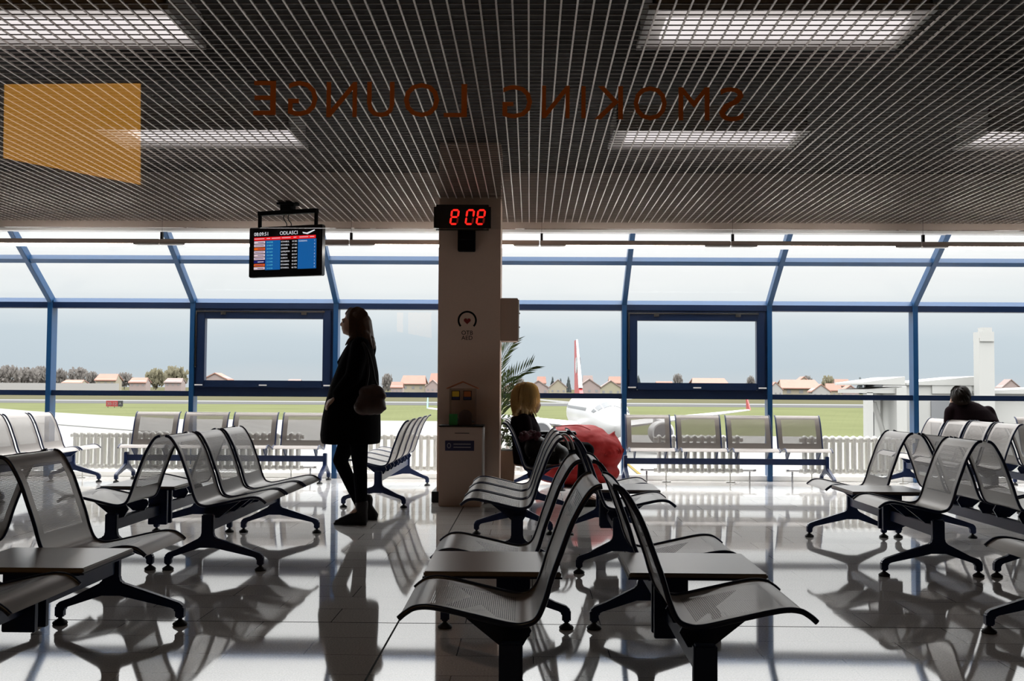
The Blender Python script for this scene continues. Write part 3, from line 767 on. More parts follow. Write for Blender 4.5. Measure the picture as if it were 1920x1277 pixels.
# standing woman -----------------------------------------------------
WD = 8.56; S = WD/F; WX = at(660, 780, WD).x
def wp(px, py, y=0): q = at(px, py, WD); return Vector((q.x-WX, y, q.z))
t = thing('person', 'standing woman in a dark knee-length coat, facing left, shoulder bag at her side', 'person', (WX, WD, 0))
b = MB()
b.ell(wp(666,600.5), (.082,.074,.098)); b.ell(wp(656,611), (.062,.060,.078), (0,.2,0)); b.ell(wp(651.5,618.5), (.040,.045,.036)); b.ell(wp(647,622.5), (.020,.026,.019))
b.cap(wp(644,602), wp(639.8,609), .010, .0125, 10); b.ell(wp(642.4,615.4), (.010,.022,.006)); b.ell(wp(643.2,618.6), (.010,.020,.006)); b.ell(wp(645,600), (.018,.05,.012))
for sg in (-1, 1): b.ell(wp(668,607,sg*.072), (.020,.010,.030))
b.cap(wp(667,620), wp(671,640), .052, .058)
b.loft([(wp(675,646),.065,.11), (wp(675,657),.080,.165), (wp(672,685),.115,.16), (wp(668,720),.125,.145), (wp(668,760),.135,.17), (wp(668,790),.13,.165), (wp(668,812),.09,.12)])
sh = wp(682,652,-.185); el = wp(672,706,-.235); wr = wp(640,742,-.20)
b.cap(sh, el, .052, .042); b.cap(el, wr, .040, .028); fingers(b, wr, (-.75,.1,-.65), (-.5,-.6,.4), (-.3,.8,.2), 1.0, .8)
sh2 = wp(682,652,.185); el2 = wp(668,706,.235); wr2 = wp(640,738,.16)
b.cap(sh2, el2, .052, .042); b.cap(el2, wr2, .040, .028); fingers(b, wr2, (-.8,-.3,-.4), (-.5,.6,.4), (-.3,-.8,.2), 1.0, .8)
kn = wp(635,864,.06); an = wp(671,946,.10); b.cap(wp(664,795,.08), kn, .080, .050); b.cap(kn, an, .050, .036)
kn2 = wp(678,872,-.08); an2 = wp(681,950,-.08); b.cap(wp(674,795,-.085), kn2, .080, .050); b.cap(kn2, an2, .050, .037)
b.cap(an2, wp(650,976,-.08), .035, .03); b.cap(an, wp(668,958,.10), .035, .03)
fuse(b, 'body', 'skin', t, .007, 3)
b = MB()
zo = lambda y: wp(660, y).z
secs = []
for y, f_, k_, dp in ((640,656,692,.12),(646,653,695,.165),(655,648,699.5,.205),(675,640,704,.225),(700,630,708.5,.235),(722,621,709.7,.24),(758,611,711.5,.255),(785,605.5,712.5,.265),(815,602.5,712.8,.275),(826,604,712.3,.277),(831,606,711,.272)):
    a_, c_ = wp(f_, y), wp(k_, y); secs.append((Vector(((a_.x+c_.x)/2, 0, a_.z)), (c_.x-a_.x)/2, dp))
b.loft(secs[::-1], p=2.4)
for sg in (-1, 1):
    b.cap(wp(682,651,sg*.175), wp(672,706,sg*.245), .075, .062); b.cap(wp(672,706,sg*.245), wp(644,737,sg*.225), .060, .046)
b.ell(wp(671,640), (.085,.095,.045)); b.cap(wp(652,655,-.05), wp(637,680,-.06), .018, .014)
fuse(b, 'coat', 'coat_black', t, .010, 4)
b = MB()
for hip, k_, a_ in ((wp(664,795,.08), kn, an), (wp(674,795,-.085), kn2, an2)):
    b.cap(hip, k_, .088, .057); b.cap(k_, a_, .056, .045)
fuse(b, 'trousers', 'trouser_black', t, .009, 3)
def boot(nm, ankle, toe, heel, y):
    b = MB(); b.cap(ankle+Vector((0,0,.06)), ankle, .050, .046); b.cap(ankle, heel+Vector((0,0,.035)), .046, .036)
    b.cap(heel+Vector((-.02,0,.035)), toe+Vector((.02,0,.022)), .036, .021); b.cap(ankle+Vector((-.02,0,-.02)), toe+Vector((.05,0,.03)), .042, .028)
    b.cbox(heel+Vector((0,0,.012)), (.055,.05,.03)); b.cbox((heel+toe)/2+Vector((-.035,0,.010)), (.16,.055,.016))
    fuse(b, nm, 'leather_black', t, .006, 2)
fy = lambda px: Vector((at(px,980,WD).x-WX, 0, 0))
boot('boot', Vector((an2.x, -.08, .10)), fy(631)+Vector((0,-.09,0)), fy(684)+Vector((0,-.08,0)), -.08)
boot('boot', Vector((an.x+.03, .26, .10)), fy(648)+Vector((0,.28,0)), fy(692)+Vector((.0,.26,0)), .1)
b = MB()
b.ell(wp(669,597), (.088,.084,.086)); b.ell(wp(677,608), (.060,.083,.11)); b.cap(wp(677,606), wp(684,632), .085, .072); b.cap(wp(684,628), wp(694,645), .068, .045); b.cap(wp(692,640), wp(702,653), .040, .010)
for sg in (-1, 1):
    b.cap(wp(669,592,sg*.055), wp(671,628,sg*.068), .036, .030); b.cap(wp(670,625,sg*.068), wp(659,640,sg*.066), .026, .018); b.cap(wp(658,638,sg*.066), wp(650,648,sg*.06), .016, .006)
    b.cap(wp(690,630,sg*.05), wp(700,652,sg*.06), .03, .006); b.cap(wp(686,625,sg*.06), wp(691,654,sg*.07), .03, .008)
b.cap(wp(658,583), wp(651,588), .03, .018)
fuse(b, 'hair', 'hair_brown', t, .007, 3)
b = MB()
for sg in (-1, 1): b.ell(wp(645.6,604.5,sg*.028), (.008,.011,.009), n=10)
b.build('eye', 'black_gloss', t, 60)
WOMAN = t; WHAIR = [o for o in bpy.data.objects if o.name.startswith('hair') and o.parent == t][0]; wp0 = wp
# shoulder bag
BY = -.34
t = thing('shoulder_bag', 'brown slouchy leather bag hanging from the standing woman\'s shoulder', 'bag', (WX, WD, 0))
b = MB()
b.ell(wp(705,755,BY), (.105,.070,.090)); b.ell(wp(694,762,BY), (.075,.065,.062)); b.ell(wp(719,758,BY), (.062,.060,.075)); b.ell(wp(716,735,BY), (.075,.052,.055), (0,.4,0)); b.ell(wp(728,742,BY), (.030,.035,.03)); b.ell(wp(729,764,BY), (.028,.035,.02)); b.ell(wp(702,735,BY), (.07,.05,.05))
fuse(b, 'pouch', 'bag_brown', t, .007, 4)
b = MB(); b.tube(catmull([wp(722,728,BY), wp(714,714,BY+.01), wp(708.5,690,BY+.05), wp(700,662,-.275), wp(690,646,-.235), wp(683,641,-.17), wp(690,646,-.13)], 6), .009, 8)
b.tube(catmull([wp(698,728,BY), wp(702,700,BY+.03), wp(697,664,-.285), wp(687,645,-.23)], 6), .008, 8); b.build('strap', 'leather_black', t, 60)

# blond woman ----------------------------------------------------------
BD = 10.07; BXx = .04
def bp(px, py, y=0): q = at(px, py, BD); return Vector((q.x-BXx, y, q.z))
t = thing('person', 'seated blond woman in a dark jacket facing right, head bowed over her lap', 'person', (BXx, BD, 0))
b = MB()
b.ell(bp(990,746), (.085,.075,.105), (0,-.3,0)); b.ell(bp(1002,758), (.055,.055,.07), (0,-.4,0)); b.cap(bp(1009,754), bp(1012.5,760), .010,.012, 8); b.ell(bp(1004,770), (.03,.035,.025))
for sg in (-1, 1): b.ell(bp(988,752,sg*.072), (.018,.010,.028))
b.cap(bp(985,765), bp(981,782), .052, .058)
b.loft([(bp(996,873),.15,.17), (bp(992,850),.135,.16), (bp(988,825),.12,.155), (bp(984,800),.115,.175), (bp(981,784),.085,.15), (bp(981,777),.05,.08)])
for sg in (-1, 1):
    b.cap(bp(982,788,sg*.165), bp(992,836,sg*.215), .052,.042); b.cap(bp(992,836,sg*.215), bp(1030,822,sg*.10), .040,.027)
    fingers(b, bp(1030,822,sg*.10), (.9,-sg*.25,-.1), (.1,0,1), (.2,-sg*.9,0), 1.0, .7)
    hp_ = Vector((.06,sg*.09,.49)); k_ = Vector((.48,sg*.10,.50)); a_ = Vector((.44,sg*.10,.09))
    b.cap(hp_, k_, .088,.056); b.cap(k_, a_, .055,.036); b.cap(a_, a_+Vector((.15,0,-.055)), .034,.025)
fuse(b, 'body', 'skin', t, .007, 3)
b = MB()
b.loft([(bp(997,870),.165,.19), (bp(993,850),.155,.185), (bp(989,825),.14,.18), (bp(984,800),.135,.20), (bp(981,783),.11,.17), (bp(982,776),.07,.09)])
for sg in (-1, 1): b.cap(bp(982,788,sg*.17), bp(992,836,sg*.225), .068,.058); b.cap(bp(992,836,sg*.225), bp(1024,824,sg*.12), .055,.04)
b.cap(bp(996,775,-.06), bp(1004,795,-.09), .022,.02)
fuse(b, 'jacket', 'jacket_dark', t, .009, 3)
b = MB()
for sg in (-1, 1):
    b.cap((.06,sg*.09,.49), (.48,sg*.10,.50), .097,.066); b.cap((.48,sg*.10,.50), (.44,sg*.10,.11), .065,.05)
fuse(b, 'trousers', 'trouser_black', t, .009, 3)
for sg in (-1, 1):
    b = MB(); b.cap((.42,sg*.10,.05), (.57,sg*.10,.035), .045,.033); b.cap((.43,sg*.10,.05), (.44,sg*.10,.13), .045,.045); b.cbox((.49,sg*.10,.012), (.24,.075,.022)); fuse(b, 'shoe', 'leather_black', t, .006, 2)
b = MB()
b.ell(bp(986,744), (.108,.102,.104)); b.ell(bp(981,757), (.092,.100,.088)); b.ell(bp(996,751,-.03), (.065,.085,.075))
for i in range(46):
    a = rnd.uniform(0, 2*pi); q = bp(984+13*cos(a), 752+rnd.uniform(-4,10), .10*sin(a))
    e = q+Vector((.035*cos(a)+rnd.uniform(-.02,.02), .03*sin(a), -rnd.uniform(.05,.12))); b.cap(q, e, .024, .006, 8)
for i in range(16):
    a = rnd.uniform(pi*.6, pi*1.4); q = bp(974+3*cos(a), 768, .08*sin(a)-.02); b.cap(q, q+Vector((rnd.uniform(-.05,-.0),rnd.uniform(-.02,.02),-rnd.uniform(.05,.14))), .020, .005, 8)
ha = fuse(b, 'hair', 'hair_blond', t, .006, 2)
def strands(parent, mt, n, root, path, r0=.0022):
    b = MB()
    for i in range(n):
        b.tube(path(rnd.random()*2*pi, rnd.random()), [r0, r0, r0, r0*.9, r0*.8, r0*.5, r0*.2], 3, cap=False)
    o = b.build('hair_strands', mt, parent, 80); o['kind'] = 'stuff'; return o
def path_b(a, u):
    c = bp(986,747); f_ = max(0, cos(a)); end = radians(150-65*f_**2+rnd.uniform(-22,14)); pts = []; k = rnd.uniform(.93,1.2); tw = rnd.uniform(-.5,.5)
    for i in range(7):
        th = radians(4)+(end-radians(4))*i/6; aa = a+tw*(i/6)**2
        sw = max(0, i-3)/3
        pts.append(c+Vector((.116*k*sin(th)**.8*cos(aa)-.01*sw, .112*k*sin(th)**.8*sin(aa), .122*k*cos(th)-.03*sw+rnd.uniform(-.004,.004)-.02*(1 if aa > pi else 0)*sw)))
    return pts
strands(ha, 'strand_blond', 1500, None, path_b, .0026)
def path_n(a, u):
    q = bp(974+rnd.uniform(-5,8), 762+rnd.uniform(-4,4), rnd.uniform(-.09,.08)); e = q+Vector((rnd.uniform(-.06,.0), rnd.uniform(-.03,.03), -rnd.uniform(.06,.14)))
    return [q.lerp(e, i/6)+Vector((.01*sin(i*1.3+u*6), 0, 0)) for i in range(7)]
strands(ha, 'strand_blond', 260, None, path_n, .0022)
def path_w(a, u):
    c = wp0(669,598); back = .5+.5*cos(a); L_ = rnd.uniform(.85,1.08)
    # a = 0: back of the head; strands run over the skull, then hang to the shoulders
    pts = []
    for i in range(4):
        th = radians(6+26*i); pts.append(c+Vector((.094*sin(th)*cos(a), .090*sin(th)*sin(a), .094*cos(th))))
    p = pts[-1]; sx = back*.030-.02*(1-back)
    for i in range(1, 4):
        f_ = i/3*L_; pts.append(p+Vector((sx*f_*f_+.012*f_, sin(a)*.012*f_, -.155*f_)))
    return pts
def path_w2(a, u):
    while cos(a) < -.55: a = rnd.random()*2*pi
    return path_w(a, u)
strands(WHAIR, 'strand_brown', 900, None, path_w2, .0020)
# things on her lap and on the seat beside her
t = thing('laptop', 'thin dark laptop lying across the blond woman\'s lap', 'laptop', bp(1045,812)+Vector((BXx,BD,0)))
b = MB(); b.box((-.17,-.13,-.012), (.17,.13,.006)); b.build('base', 'black_gloss', t, 30, .004)
b = MB(); b.box((-.165,-.125,.007), (.165,.125,.016)); b.build('lid', 'rubber', t, 30, .003)
GX = at(1018, 850, 9.5).x
def hpnt(px, py, y=0): q = at(px, py, 9.5); return Vector((q.x-GX, y, q.z))
t = thing('handbag', 'black shiny handbag on the seat beside the blond woman', 'bag', (GX, 9.5, 0))
b = MB(); b.ell(hpnt(1022,845), (.16,.13,.105)); b.ell(hpnt(1005,840), (.10,.12,.11)); b.ell(hpnt(1045,850), (.10,.11,.075)); b.cbox(hpnt(1020,864), (.26,.2,.05))
fuse(b, 'pouch', 'leather_black', t, .008, 4)
b = MB()
for o in (0, 9): b.tube(catmull([hpnt(1028+o,845,-.11), hpnt(1034+o,824,-.12), hpnt(1048+o,814,-.10), hpnt(1060+o,824,-.11), hpnt(1066+o,842,-.11)], 6), .010, 8)
b.build('handle', 'table_grey', t, 60)
t = thing('scarf', 'dark plum knitted scarf heaped on the black handbag', 'scarf', (GX, 9.5, 0))
b = MB()
for i in range(22):
    q = hpnt(rnd.uniform(975,1010), rnd.uniform(812,824), rnd.uniform(-.12,.06)); b.ell(q, (rnd.uniform(.02,.045),rnd.uniform(.02,.04),rnd.uniform(.015,.028)), (rnd.random()*2,rnd.random()*2,rnd.random()*3), n=10)
b.ell(hpnt(992,820), (.095,.09,.03)); fuse(b, 'knit', 'scarf_plum', t, .006, 2)

# seated man ---------------------------------------------------------
MD = 11.42
MX = at(1822, 780, MD).x
def mp_(px, py, y=0): q = at(px, py, MD); return Vector((q.x-MX, y, q.z))
t = thing('person', 'seated man in a dark brown jacket seen from behind, looking out of the window', 'person', (MX, MD, 0))
b = MB()
b.ell(mp_(1800,743), (.083,.098,.108), (.15,-.1,0)); b.ell(mp_(1797,753,.06), (.06,.06,.075)); b.cap(mp_(1794,752,.13), mp_(1793,757,.145), .011,.014, 8)
for px_, sg in ((1784.5,-1), (1816,1)): b.ell(mp_(px_,748), (.012,.022,.033))
b.cap(mp_(1801,756), mp_(1806,772), .058,.066)
b.loft([(Vector((.06,-.02,.44)),.18,.14), (Vector((.05,-.03,.60)),.19,.13), (Vector((.02,-.02,.76)),.215,.13), (Vector((-.02,.03,.86)),.20,.12), (Vector((-.06,.05,.925)),.13,.09), (Vector((-.08,.06,.96)),.07,.07)])
for sg in (-1, 1):
    s0 = Vector((-.02+sg*.19,.0,.84)); e0 = Vector((.06+sg*.25,.12,.60)); w0 = Vector((.06+sg*.10,.36,.56))
    b.cap(s0, e0, .056,.046); b.cap(e0, w0, .044,.03); fingers(b, w0, (-sg*.3,.9,-.2), (0,.1,1), (-sg,.2,0), 1.05, .6)
    k0 = Vector((.22+sg*.12,.40,.50)); a0 = Vector((.22+sg*.12,.38,.09)); b.cap((.06+sg*.09,0,.49), k0, .09,.06); b.cap(k0, a0, .058,.04); b.cap(a0, a0+Vector((.02,.17,-.05)), .036,.028)
fuse(b, 'body', 'skin', t, .008, 3)
b = MB()
b.loft([(Vector((.06,-.02,.44)),.20,.16), (Vector((.05,-.035,.60)),.21,.15), (Vector((.02,-.03,.76)),.232,.15), (Vector((-.02,.02,.86)),.215,.14), (Vector((-.06,.045,.93)),.14,.105), (Vector((-.08,.055,.955)),.085,.085)])
for sg in (-1, 1): b.cap((-.02+sg*.185,.0,.835), (.06+sg*.25,.12,.60), .072,.062); b.cap((.06+sg*.25,.12,.60), (.06+sg*.12,.33,.56), .06,.045)
fuse(b, 'jacket', 'jacket_dark', t, .010, 4)
b = MB()
for sg in (-1, 1): b.cap((.06+sg*.09,0,.49), (.22+sg*.12,.40,.50), .10,.07); b.cap((.22+sg*.12,.40,.50), (.22+sg*.12,.38,.11), .068,.055)
fuse(b, 'trousers', 'trouser_black', t, .010, 3)
for sg in (-1, 1):
    b = MB(); q = Vector((.22+sg*.12,.36,.05)); b.cap(q, q+Vector((.02,.19,-.01)), .048,.036); b.cbox(q+Vector((.01,.08,-.036)), (.085,.28,.024)); b.cap(q, q+Vector((0,.02,.08)), .048,.048); fuse(b, 'shoe', 'leather_black', t, .007, 2)
b = MB(); b.ell(mp_(1800,739), (.092,.100,.092), (.15,-.1,0)); b.ell(mp_(1799,747,-.035), (.088,.075,.080)); b.ell(mp_(1804,753,-.03), (.062,.065,.045))
ha = fuse(b, 'hair', 'hair_dark', t, .007, 3)
def path_m(a, u):
    c = mp_(1800,743,-.01); e = radians(rnd.uniform(10, 105 if sin(a) < .3 else 50)); pts = []
    for i in range(7):
        th = e+radians(3.2*i); k = .97+.022*i; pts.append(c+Vector((.093*k*sin(th)*cos(a+.03*i), .104*k*sin(th)*sin(a+.03*i), .110*k*cos(th))))
    return pts
strands(ha, 'strand_dark', 900, None, path_m, .0022)

# ------------------------------------------------------------------ lounge glass and lettering
GY = 2.40
b = MB(); b.box((-2.6,GY,1.392), (2.6,GY+.010,2.83)); g = struct(b.build('window_15', 'lounge_glass', smooth=0), 'clear glass partition of the smoking lounge')
b = MB(); b.box((-2.7,GY-.03,1.392), (-2.6,GY+.04,3.35)); b.box((2.6,GY-.03,1.392), (2.7,GY+.04,3.35)); b.box((-2.7,GY-.03,2.83), (2.7,GY+.04,2.90)); b.build('partition_frame', 'blue_dark', g, 0)
LT = [('E',475,518,152,216),('G',540,596,152,218),('N',612,670,154,220),('U',688,740,154,220),('O',757,824,156,220),('L',832,876,158,220),
      ('G',942,998,160,222),('N',1016,1068,161,222),('I',1090,1098,162,222),('K',1114,1168,162,224),('O',1188,1250,162,226),('M',1272,1330,164,226),('S',1348,1394,164,228)]
t = thing('glass_lettering', 'brown SMOKING LOUNGE lettering on the glass partition, read from behind', 'lettering', (0, GY-.0015, 0))
for ch, xa, xb, ya, yb in LT:
    a_, c_ = at(xa, yb, GY), at(xb, ya, GY)
    me = text_mesh(ch, 1.0, 0.0); xs = [v.co.x for v in me.vertices]; ys = [v.co.y for v in me.vertices]
    x0, x1, y0, y1 = min(xs), max(xs), min(ys), max(ys)
    b = MB(); b.add([(c_.x+(a_.x-c_.x)*(v.co.x-x0)/(x1-x0), 0, a_.z+(c_.z-a_.z)*(v.co.y-y0)/(y1-y0)) for v in me.vertices], [tuple(p.vertices) for p in me.polygons])
    b.build('letter_'+ch.lower(), 'letter_brown', t, 0)
# lit orange sign on the lounge wall behind the camera (seen as a reflection)
VY = 6.98
def refl(px, py): q = at(px, py, VY); return (q.x, 2*GY-VY, q.z)
b = MB(); P4 = [refl(6,296), refl(262,346), refl(262,156), refl(8,158)]
b.add(P4+[(x, y-.018, z) for x, y, z in P4], [(3,2,1,0),(4,5,6,7),(0,1,5,4),(1,2,6,5),(2,3,7,6),(3,0,4,7)])
t = thing('orange_light_panel', 'glowing orange wall panel mirrored in the glass at upper left', 'sign'); b.build('panel', 'orange_sign', t, 0)

# ------------------------------------------------------------------ outdoors
GZ = -5.0
b = MB(); b.box((-1500,14,GZ-.5), (1500,640,GZ)); struct(b.build('ground', 'grass', smooth=0), 'green airfield grass')
b = MB(); b.add([(-1800,640,GZ),(1800,640,GZ),(1800,760,-3.0),(-1800,760,-3.0),(1800,900,-1),(-1800,900,-1),(1800,2400,2),(-1800,2400,2)], [(0,1,2,3),(3,2,4,5),(5,4,6,7)]); struct(b.build('terrain', 'dry_grass', smooth=60), 'pale meadow rising to the village')
def strip(name, pts, mt, dz, label):
    b = MB(); vs = [(p.x, p.y, GZ+dz) for p in pts]; n = len(vs)
    b.add(vs+[(x, y, GZ-.2) for x, y, z in vs], [tuple(range(n)), tuple(range(2*n-1, n-1, -1))]+[(i, n+i, n+(i+1) % n, (i+1) % n) for i in range(n)])
    return struct(b.build(name, mt, smooth=0), label)
ap = [gnd(px, py, GZ) for px, py in ((-400,752),(0,766),(60,771),(200,779),(340,786),(600,788),(830,790),(1050,802),(1180,816),(1640,820),(2100,824))]
strip('apron_pavement', [Vector((-160,14.5,0))]+[Vector((260,14.5,0))]+ap[::-1], 'apron', .03, 'bright concrete apron')
def band(y0, y1, mt, nm, dz, label):
    strip(nm, [gnd(-300,y0,GZ), gnd(2200,y0+8,GZ), gnd(2200,y1+8,GZ), gnd(-300,y1,GZ)][::-1] if False else [gnd(-300,y1,GZ), gnd(2200,y1+15,GZ), gnd(2200,y0+15,GZ), gnd(-300,y0,GZ)], mt, dz, label)
band(746.5, 753.5, 'runway_grey', 'runway_pavement', .05, 'grey runway strip')
band(747.5, 749.0, 'line_white', 'runway_marking', .09, 'white runway edge line')
band(738.0, 746.0, 'dry_grass', 'field_strip', .04, 'dry grass strip beyond the runway')
def gline(pts, w, mt, nm, label):
    q = [gnd(*p, GZ) for p in pts]; b = MB()
    for a_, c_ in zip(q, q[1:]):
        n_ = Vector((-(c_-a_).y, (c_-a_).x, 0)).normalized()*w
        b.add([(v.x, v.y, GZ+.08) for v in (a_-n_, c_-n_, c_+n_, a_+n_)], [(0,1,2,3)])
    struct(b.build(nm, mt, smooth=0), label)
gline([(60,793),(250,808),(500,822)], .5, 'line_grey', 'apron_joint', 'grey line across the apron')
gline([(1176,871),(1205,896),(1240,930)], .12, 'line_yellow', 'apron_marking', 'yellow guide line on the apron')

def house(px0, px1, ytop, ybase, wallm, roofm, gable, Y=760, label='', roof_f=.45, wins=3):
    pa, pb = at(px0, ybase, Y), at(px1, ybase, Y); top = at((px0+px1)/2, ytop, Y).z
    w = pb.x-pa.x; d = w*.8; base = pa.z-5; hh = top-pa.z; ze = top-hh*roof_f-base; zt = top-base
    t = thing('house', label, 'house', ((pa.x+pb.x)/2, Y, base), 0, 'village houses beyond the airfield')
    b = MB(); b.box((-w*.46,-d/2,0), (w*.46,d/2,ze))
    if gable: b.prism([(-w*.46,ze),(w*.46,ze),(0,zt-.4)], -d/2, d/2, lambda u, v, q: (u, q, v))
    else: b.prism([(-d/2,ze),(d/2,ze),(0,zt-.4)], -w*.44, w*.44, lambda u, v, q: (q, u, v))
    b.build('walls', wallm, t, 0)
    b = MB()
    if gable:
        for sg in (-1, 1):
            b.add([(0,-d*.55,zt),(sg*w*.52,-d*.55,ze-.8),(sg*w*.52,d*.55,ze-.8),(0,d*.55,zt),(0,-d*.55,zt-.7),(sg*w*.52,-d*.55,ze-1.5),(sg*w*.52,d*.55,ze-1.5),(0,d*.55,zt-.7)],
                  [(0,1,2,3),(7,6,5,4),(0,4,5,1),(1,5,6,2),(2,6,7,3)])
    else:
        for sg in (-1, 1):
            b.add([(-w*.44,0,zt),(w*.44,0,zt),(w*.52,sg*d*.58,ze-.6),(-w*.52,sg*d*.58,ze-.6),(-w*.44,0,zt-.6),(w*.44,0,zt-.6),(w*.52,sg*d*.58,ze-1.2),(-w*.52,sg*d*.58,ze-1.2)],
                  [(0,1,2,3),(7,6,5,4),(0,4,5,1),(1,5,6,2),(2,6,7,3),(3,7,4,0)])
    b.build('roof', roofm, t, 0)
    for i in range(wins):
        X = -w*.46+w*.92*(i+.5)/wins; b = MB(); b.box((X-w*.05,-d/2-.15,ze*.62), (X+w*.05,-d/2+.05,ze*.62+w*.10)); b.build('window', 'win_grey', t, 0)
HL = [(184,224,701,723,'wall_cream','roof_red',0,'cream house with a red roof, first from the left mullion'),
 (246,279,708,724,'wall_pink','roof_red',0,'low red roofed house left of the yellow willow'),
 (312,345,709,723,'wall_pink','roof_brown',0,'pinkish roofed house in front of the yellow willow'),
 (122,160,712,722,'wall_cream','roof_red',0,'faint low house among the bare trees at left'),
 (384,432,699,722,'wall_pink','roof_red',1,'red roofed house at the lower left corner of the left casement'),
 (540,566,711,722,'wall_white','roof_brown',0,'faint pale house low in the left casement'),
 (753,800,704,735,'wall_cream','roof_red',0,'two storey red roofed house right of the standing woman'),
 (733,757,716,735,'wall_pink','roof_red',0,'small pink house beside the two storey house'),
 (798,826,712,735,'wall_pink','roof_brown',1,'brown house just left of the column'),
 (806,840,700,735,'wall_pink','roof_red',0,'tall red roof partly hidden by the column'),
 (942,975,718,738,'wall_pink','roof_red',1,'reddish gabled house behind the palm fronds'),
 (988,1030,713,740,'wall_pink','roof_brown',1,'brown gabled house above the blond woman'),
 (1029,1063,711,740,'wall_cream','roof_brown',1,'cream gabled house left of the red tail fin'),
 (1082,1126,710,740,'wall_pink','roof_brown',1,'pink gabled house right of the red tail fin'),
 (1122,1166,713,742,'wall_yellow','roof_brown',1,'yellow house left of the right casement'),
 (1228,1262,715,735,'wall_white','roof_red',0,'faint house low in the right casement'),
 (1294,1362,709,735,'wall_pink','roof_red',0,'wide red roof in the middle of the right casement'),
 (1438,1466,716,743,'wall_white','roof_red',1,'white gabled house right beside the right casement'),
 (1458,1532,712,743,'wall_cream','roof_red',0,'wide orange roofed house right of the right casement'),
 (1460,1492,727,746,'wall_white','roof_red',0,'low pink roof in front of the wide orange roofed house'),
 (1518,1554,720,746,'wall_white','roof_red',1,'white gabled house left of the dark conifer'),
 (1546,1576,719,744,'wall_cream','roof_red',0,'red roofed house between white gable and dark conifer'),
 (1574,1608,722,746,'wall_pink','roof_red',1,'red house directly beside the dark conifer'),
 (1486,1522,706,735,'wall_cream','roof_red',1,'tall cream gable rising behind the wide orange roof'),
 (1563,1592,711,735,'wall_white','roof_red',0,'orange roof behind the gable left of the dark conifer'),
 (1092,1112,704,730,'wall_cream','roof_brown',0,'brown roof behind the pink gabled house'),
 (1140,1166,706,730,'wall_pink','roof_red',0,'red roof rising behind the yellow house'),
 (1006,1024,706,730,'wall_white','roof_red',0,'small red roof behind the brown gabled house'),
 (1872,1908,711,742,'wall_pink','roof_brown',1,'house behind the pillar of the boarding bridge')]
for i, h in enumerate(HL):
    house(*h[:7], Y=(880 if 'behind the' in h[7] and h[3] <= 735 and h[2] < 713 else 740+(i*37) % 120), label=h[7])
def tree_mesh(kind, mt, seed):
    r = random.Random(seed); c = MB(); nq = 330
    for i in range(nq):
        while True:
            p = Vector((r.uniform(-1,1), r.uniform(-1,1), r.uniform(0,1)))
            if kind == 'cone':
                if Vector((p.x,p.y)).length < .95*(1-p.z)+.05: break
            elif (p.x**2+p.y**2+((p.z-.5)*2)**2) < r.uniform(.5,1): break
        s_ = .10 if kind != 'bare' else .085
        M = Euler((r.uniform(0,3),r.uniform(0,3),r.uniform(0,3))).to_matrix()
        c.add([Vector(p)+M @ Vector(q)*s_ for q in ((-1,-1,0),(1,-1,0),(1,1,0),(-1,1,0))], [(0,1,2,3)])
    t_ = MB(); t_.tube([(0,0,-.5),(0,0,.0),(.02,0,.6)], [.06,.05,.02], 7)
    for k in range(6):
        a = k*1.05; t_.tube([(0,0,.05+.08*k), (.5*cos(a),.5*sin(a),.35+.08*k)], [.025,.008], 5)
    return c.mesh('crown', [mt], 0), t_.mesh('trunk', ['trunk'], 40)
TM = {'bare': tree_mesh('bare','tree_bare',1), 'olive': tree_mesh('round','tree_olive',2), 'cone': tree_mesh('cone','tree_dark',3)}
TR = [('bare',14,26,684,726,'bare tree at the left picture edge'),('bare',50,26,688,726,'bare tree, second from the left picture edge'),('bare',76,22,686,726,'bare tree just left of the left mullion'),
 ('bare',112,16,690,728,'bare tree just right of the left mullion'),('bare',146,26,688,728,'broad bare tree left of the cream house'),('bare',172,14,696,728,'small bare tree touching the cream house'),
 ('bare',233,18,698,726,'small bare tree between cream house and low red roof'),('olive',292,20,690,728,'left part of the yellow willow pair near the second mullion'),('olive',328,26,686,728,'taller yellow willow beside the second mullion'),
 ('bare',726,12,700,735,'thin pale tree right behind the standing woman'),('cone',1036,6,703,735,'dark conifer above the cream gabled house'),('cone',1051,5,706,735,'small dark conifer right of the cream gable'),('cone',1066,6,702,738,'dark conifer touching the red tail fin'),
 ('cone',1197,7,699,735,'conifer low at the left in the right casement'),('bare',1271,10,700,735,'bare tree above roofs in the right casement'),('bare',1408,9,704,735,'bare tree at the right in the right casement'),
 ('bare',1513,14,704,735,'brownish tree behind the wide orange roof'),('olive',1553,14,704,738,'yellowish tree behind the white gable'),('cone',1613,9,703,744,'tall dark conifer beside the boarding bridge'),('bare',975,9,708,738,'bare tree behind the palm fronds')]
for i, (k, px, hw, yt, yb, lab) in enumerate(TR):
    Y = 915+(i*29) % 60 if k != 'cone' else 925; a_, c_ = at(px, yb, Y), at(px, yt, Y); w = hw*Y/F
    t = thing('tree', lab, 'tree', (a_.x, Y, a_.z), i*.7, 'trees beyond the airfield'); t.scale = (w, w, c_.z-a_.z)
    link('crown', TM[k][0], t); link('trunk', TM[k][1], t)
a_, c_ = at(-60, 727, 690), at(222, 719, 690)
b = MB(); b.box((a_.x,690,-6), (c_.x,691,c_.z)); tag(b.build('perimeter_wall', 'wall_white', smooth=0), 'long low white boundary wall under the bare trees at left', 'wall')
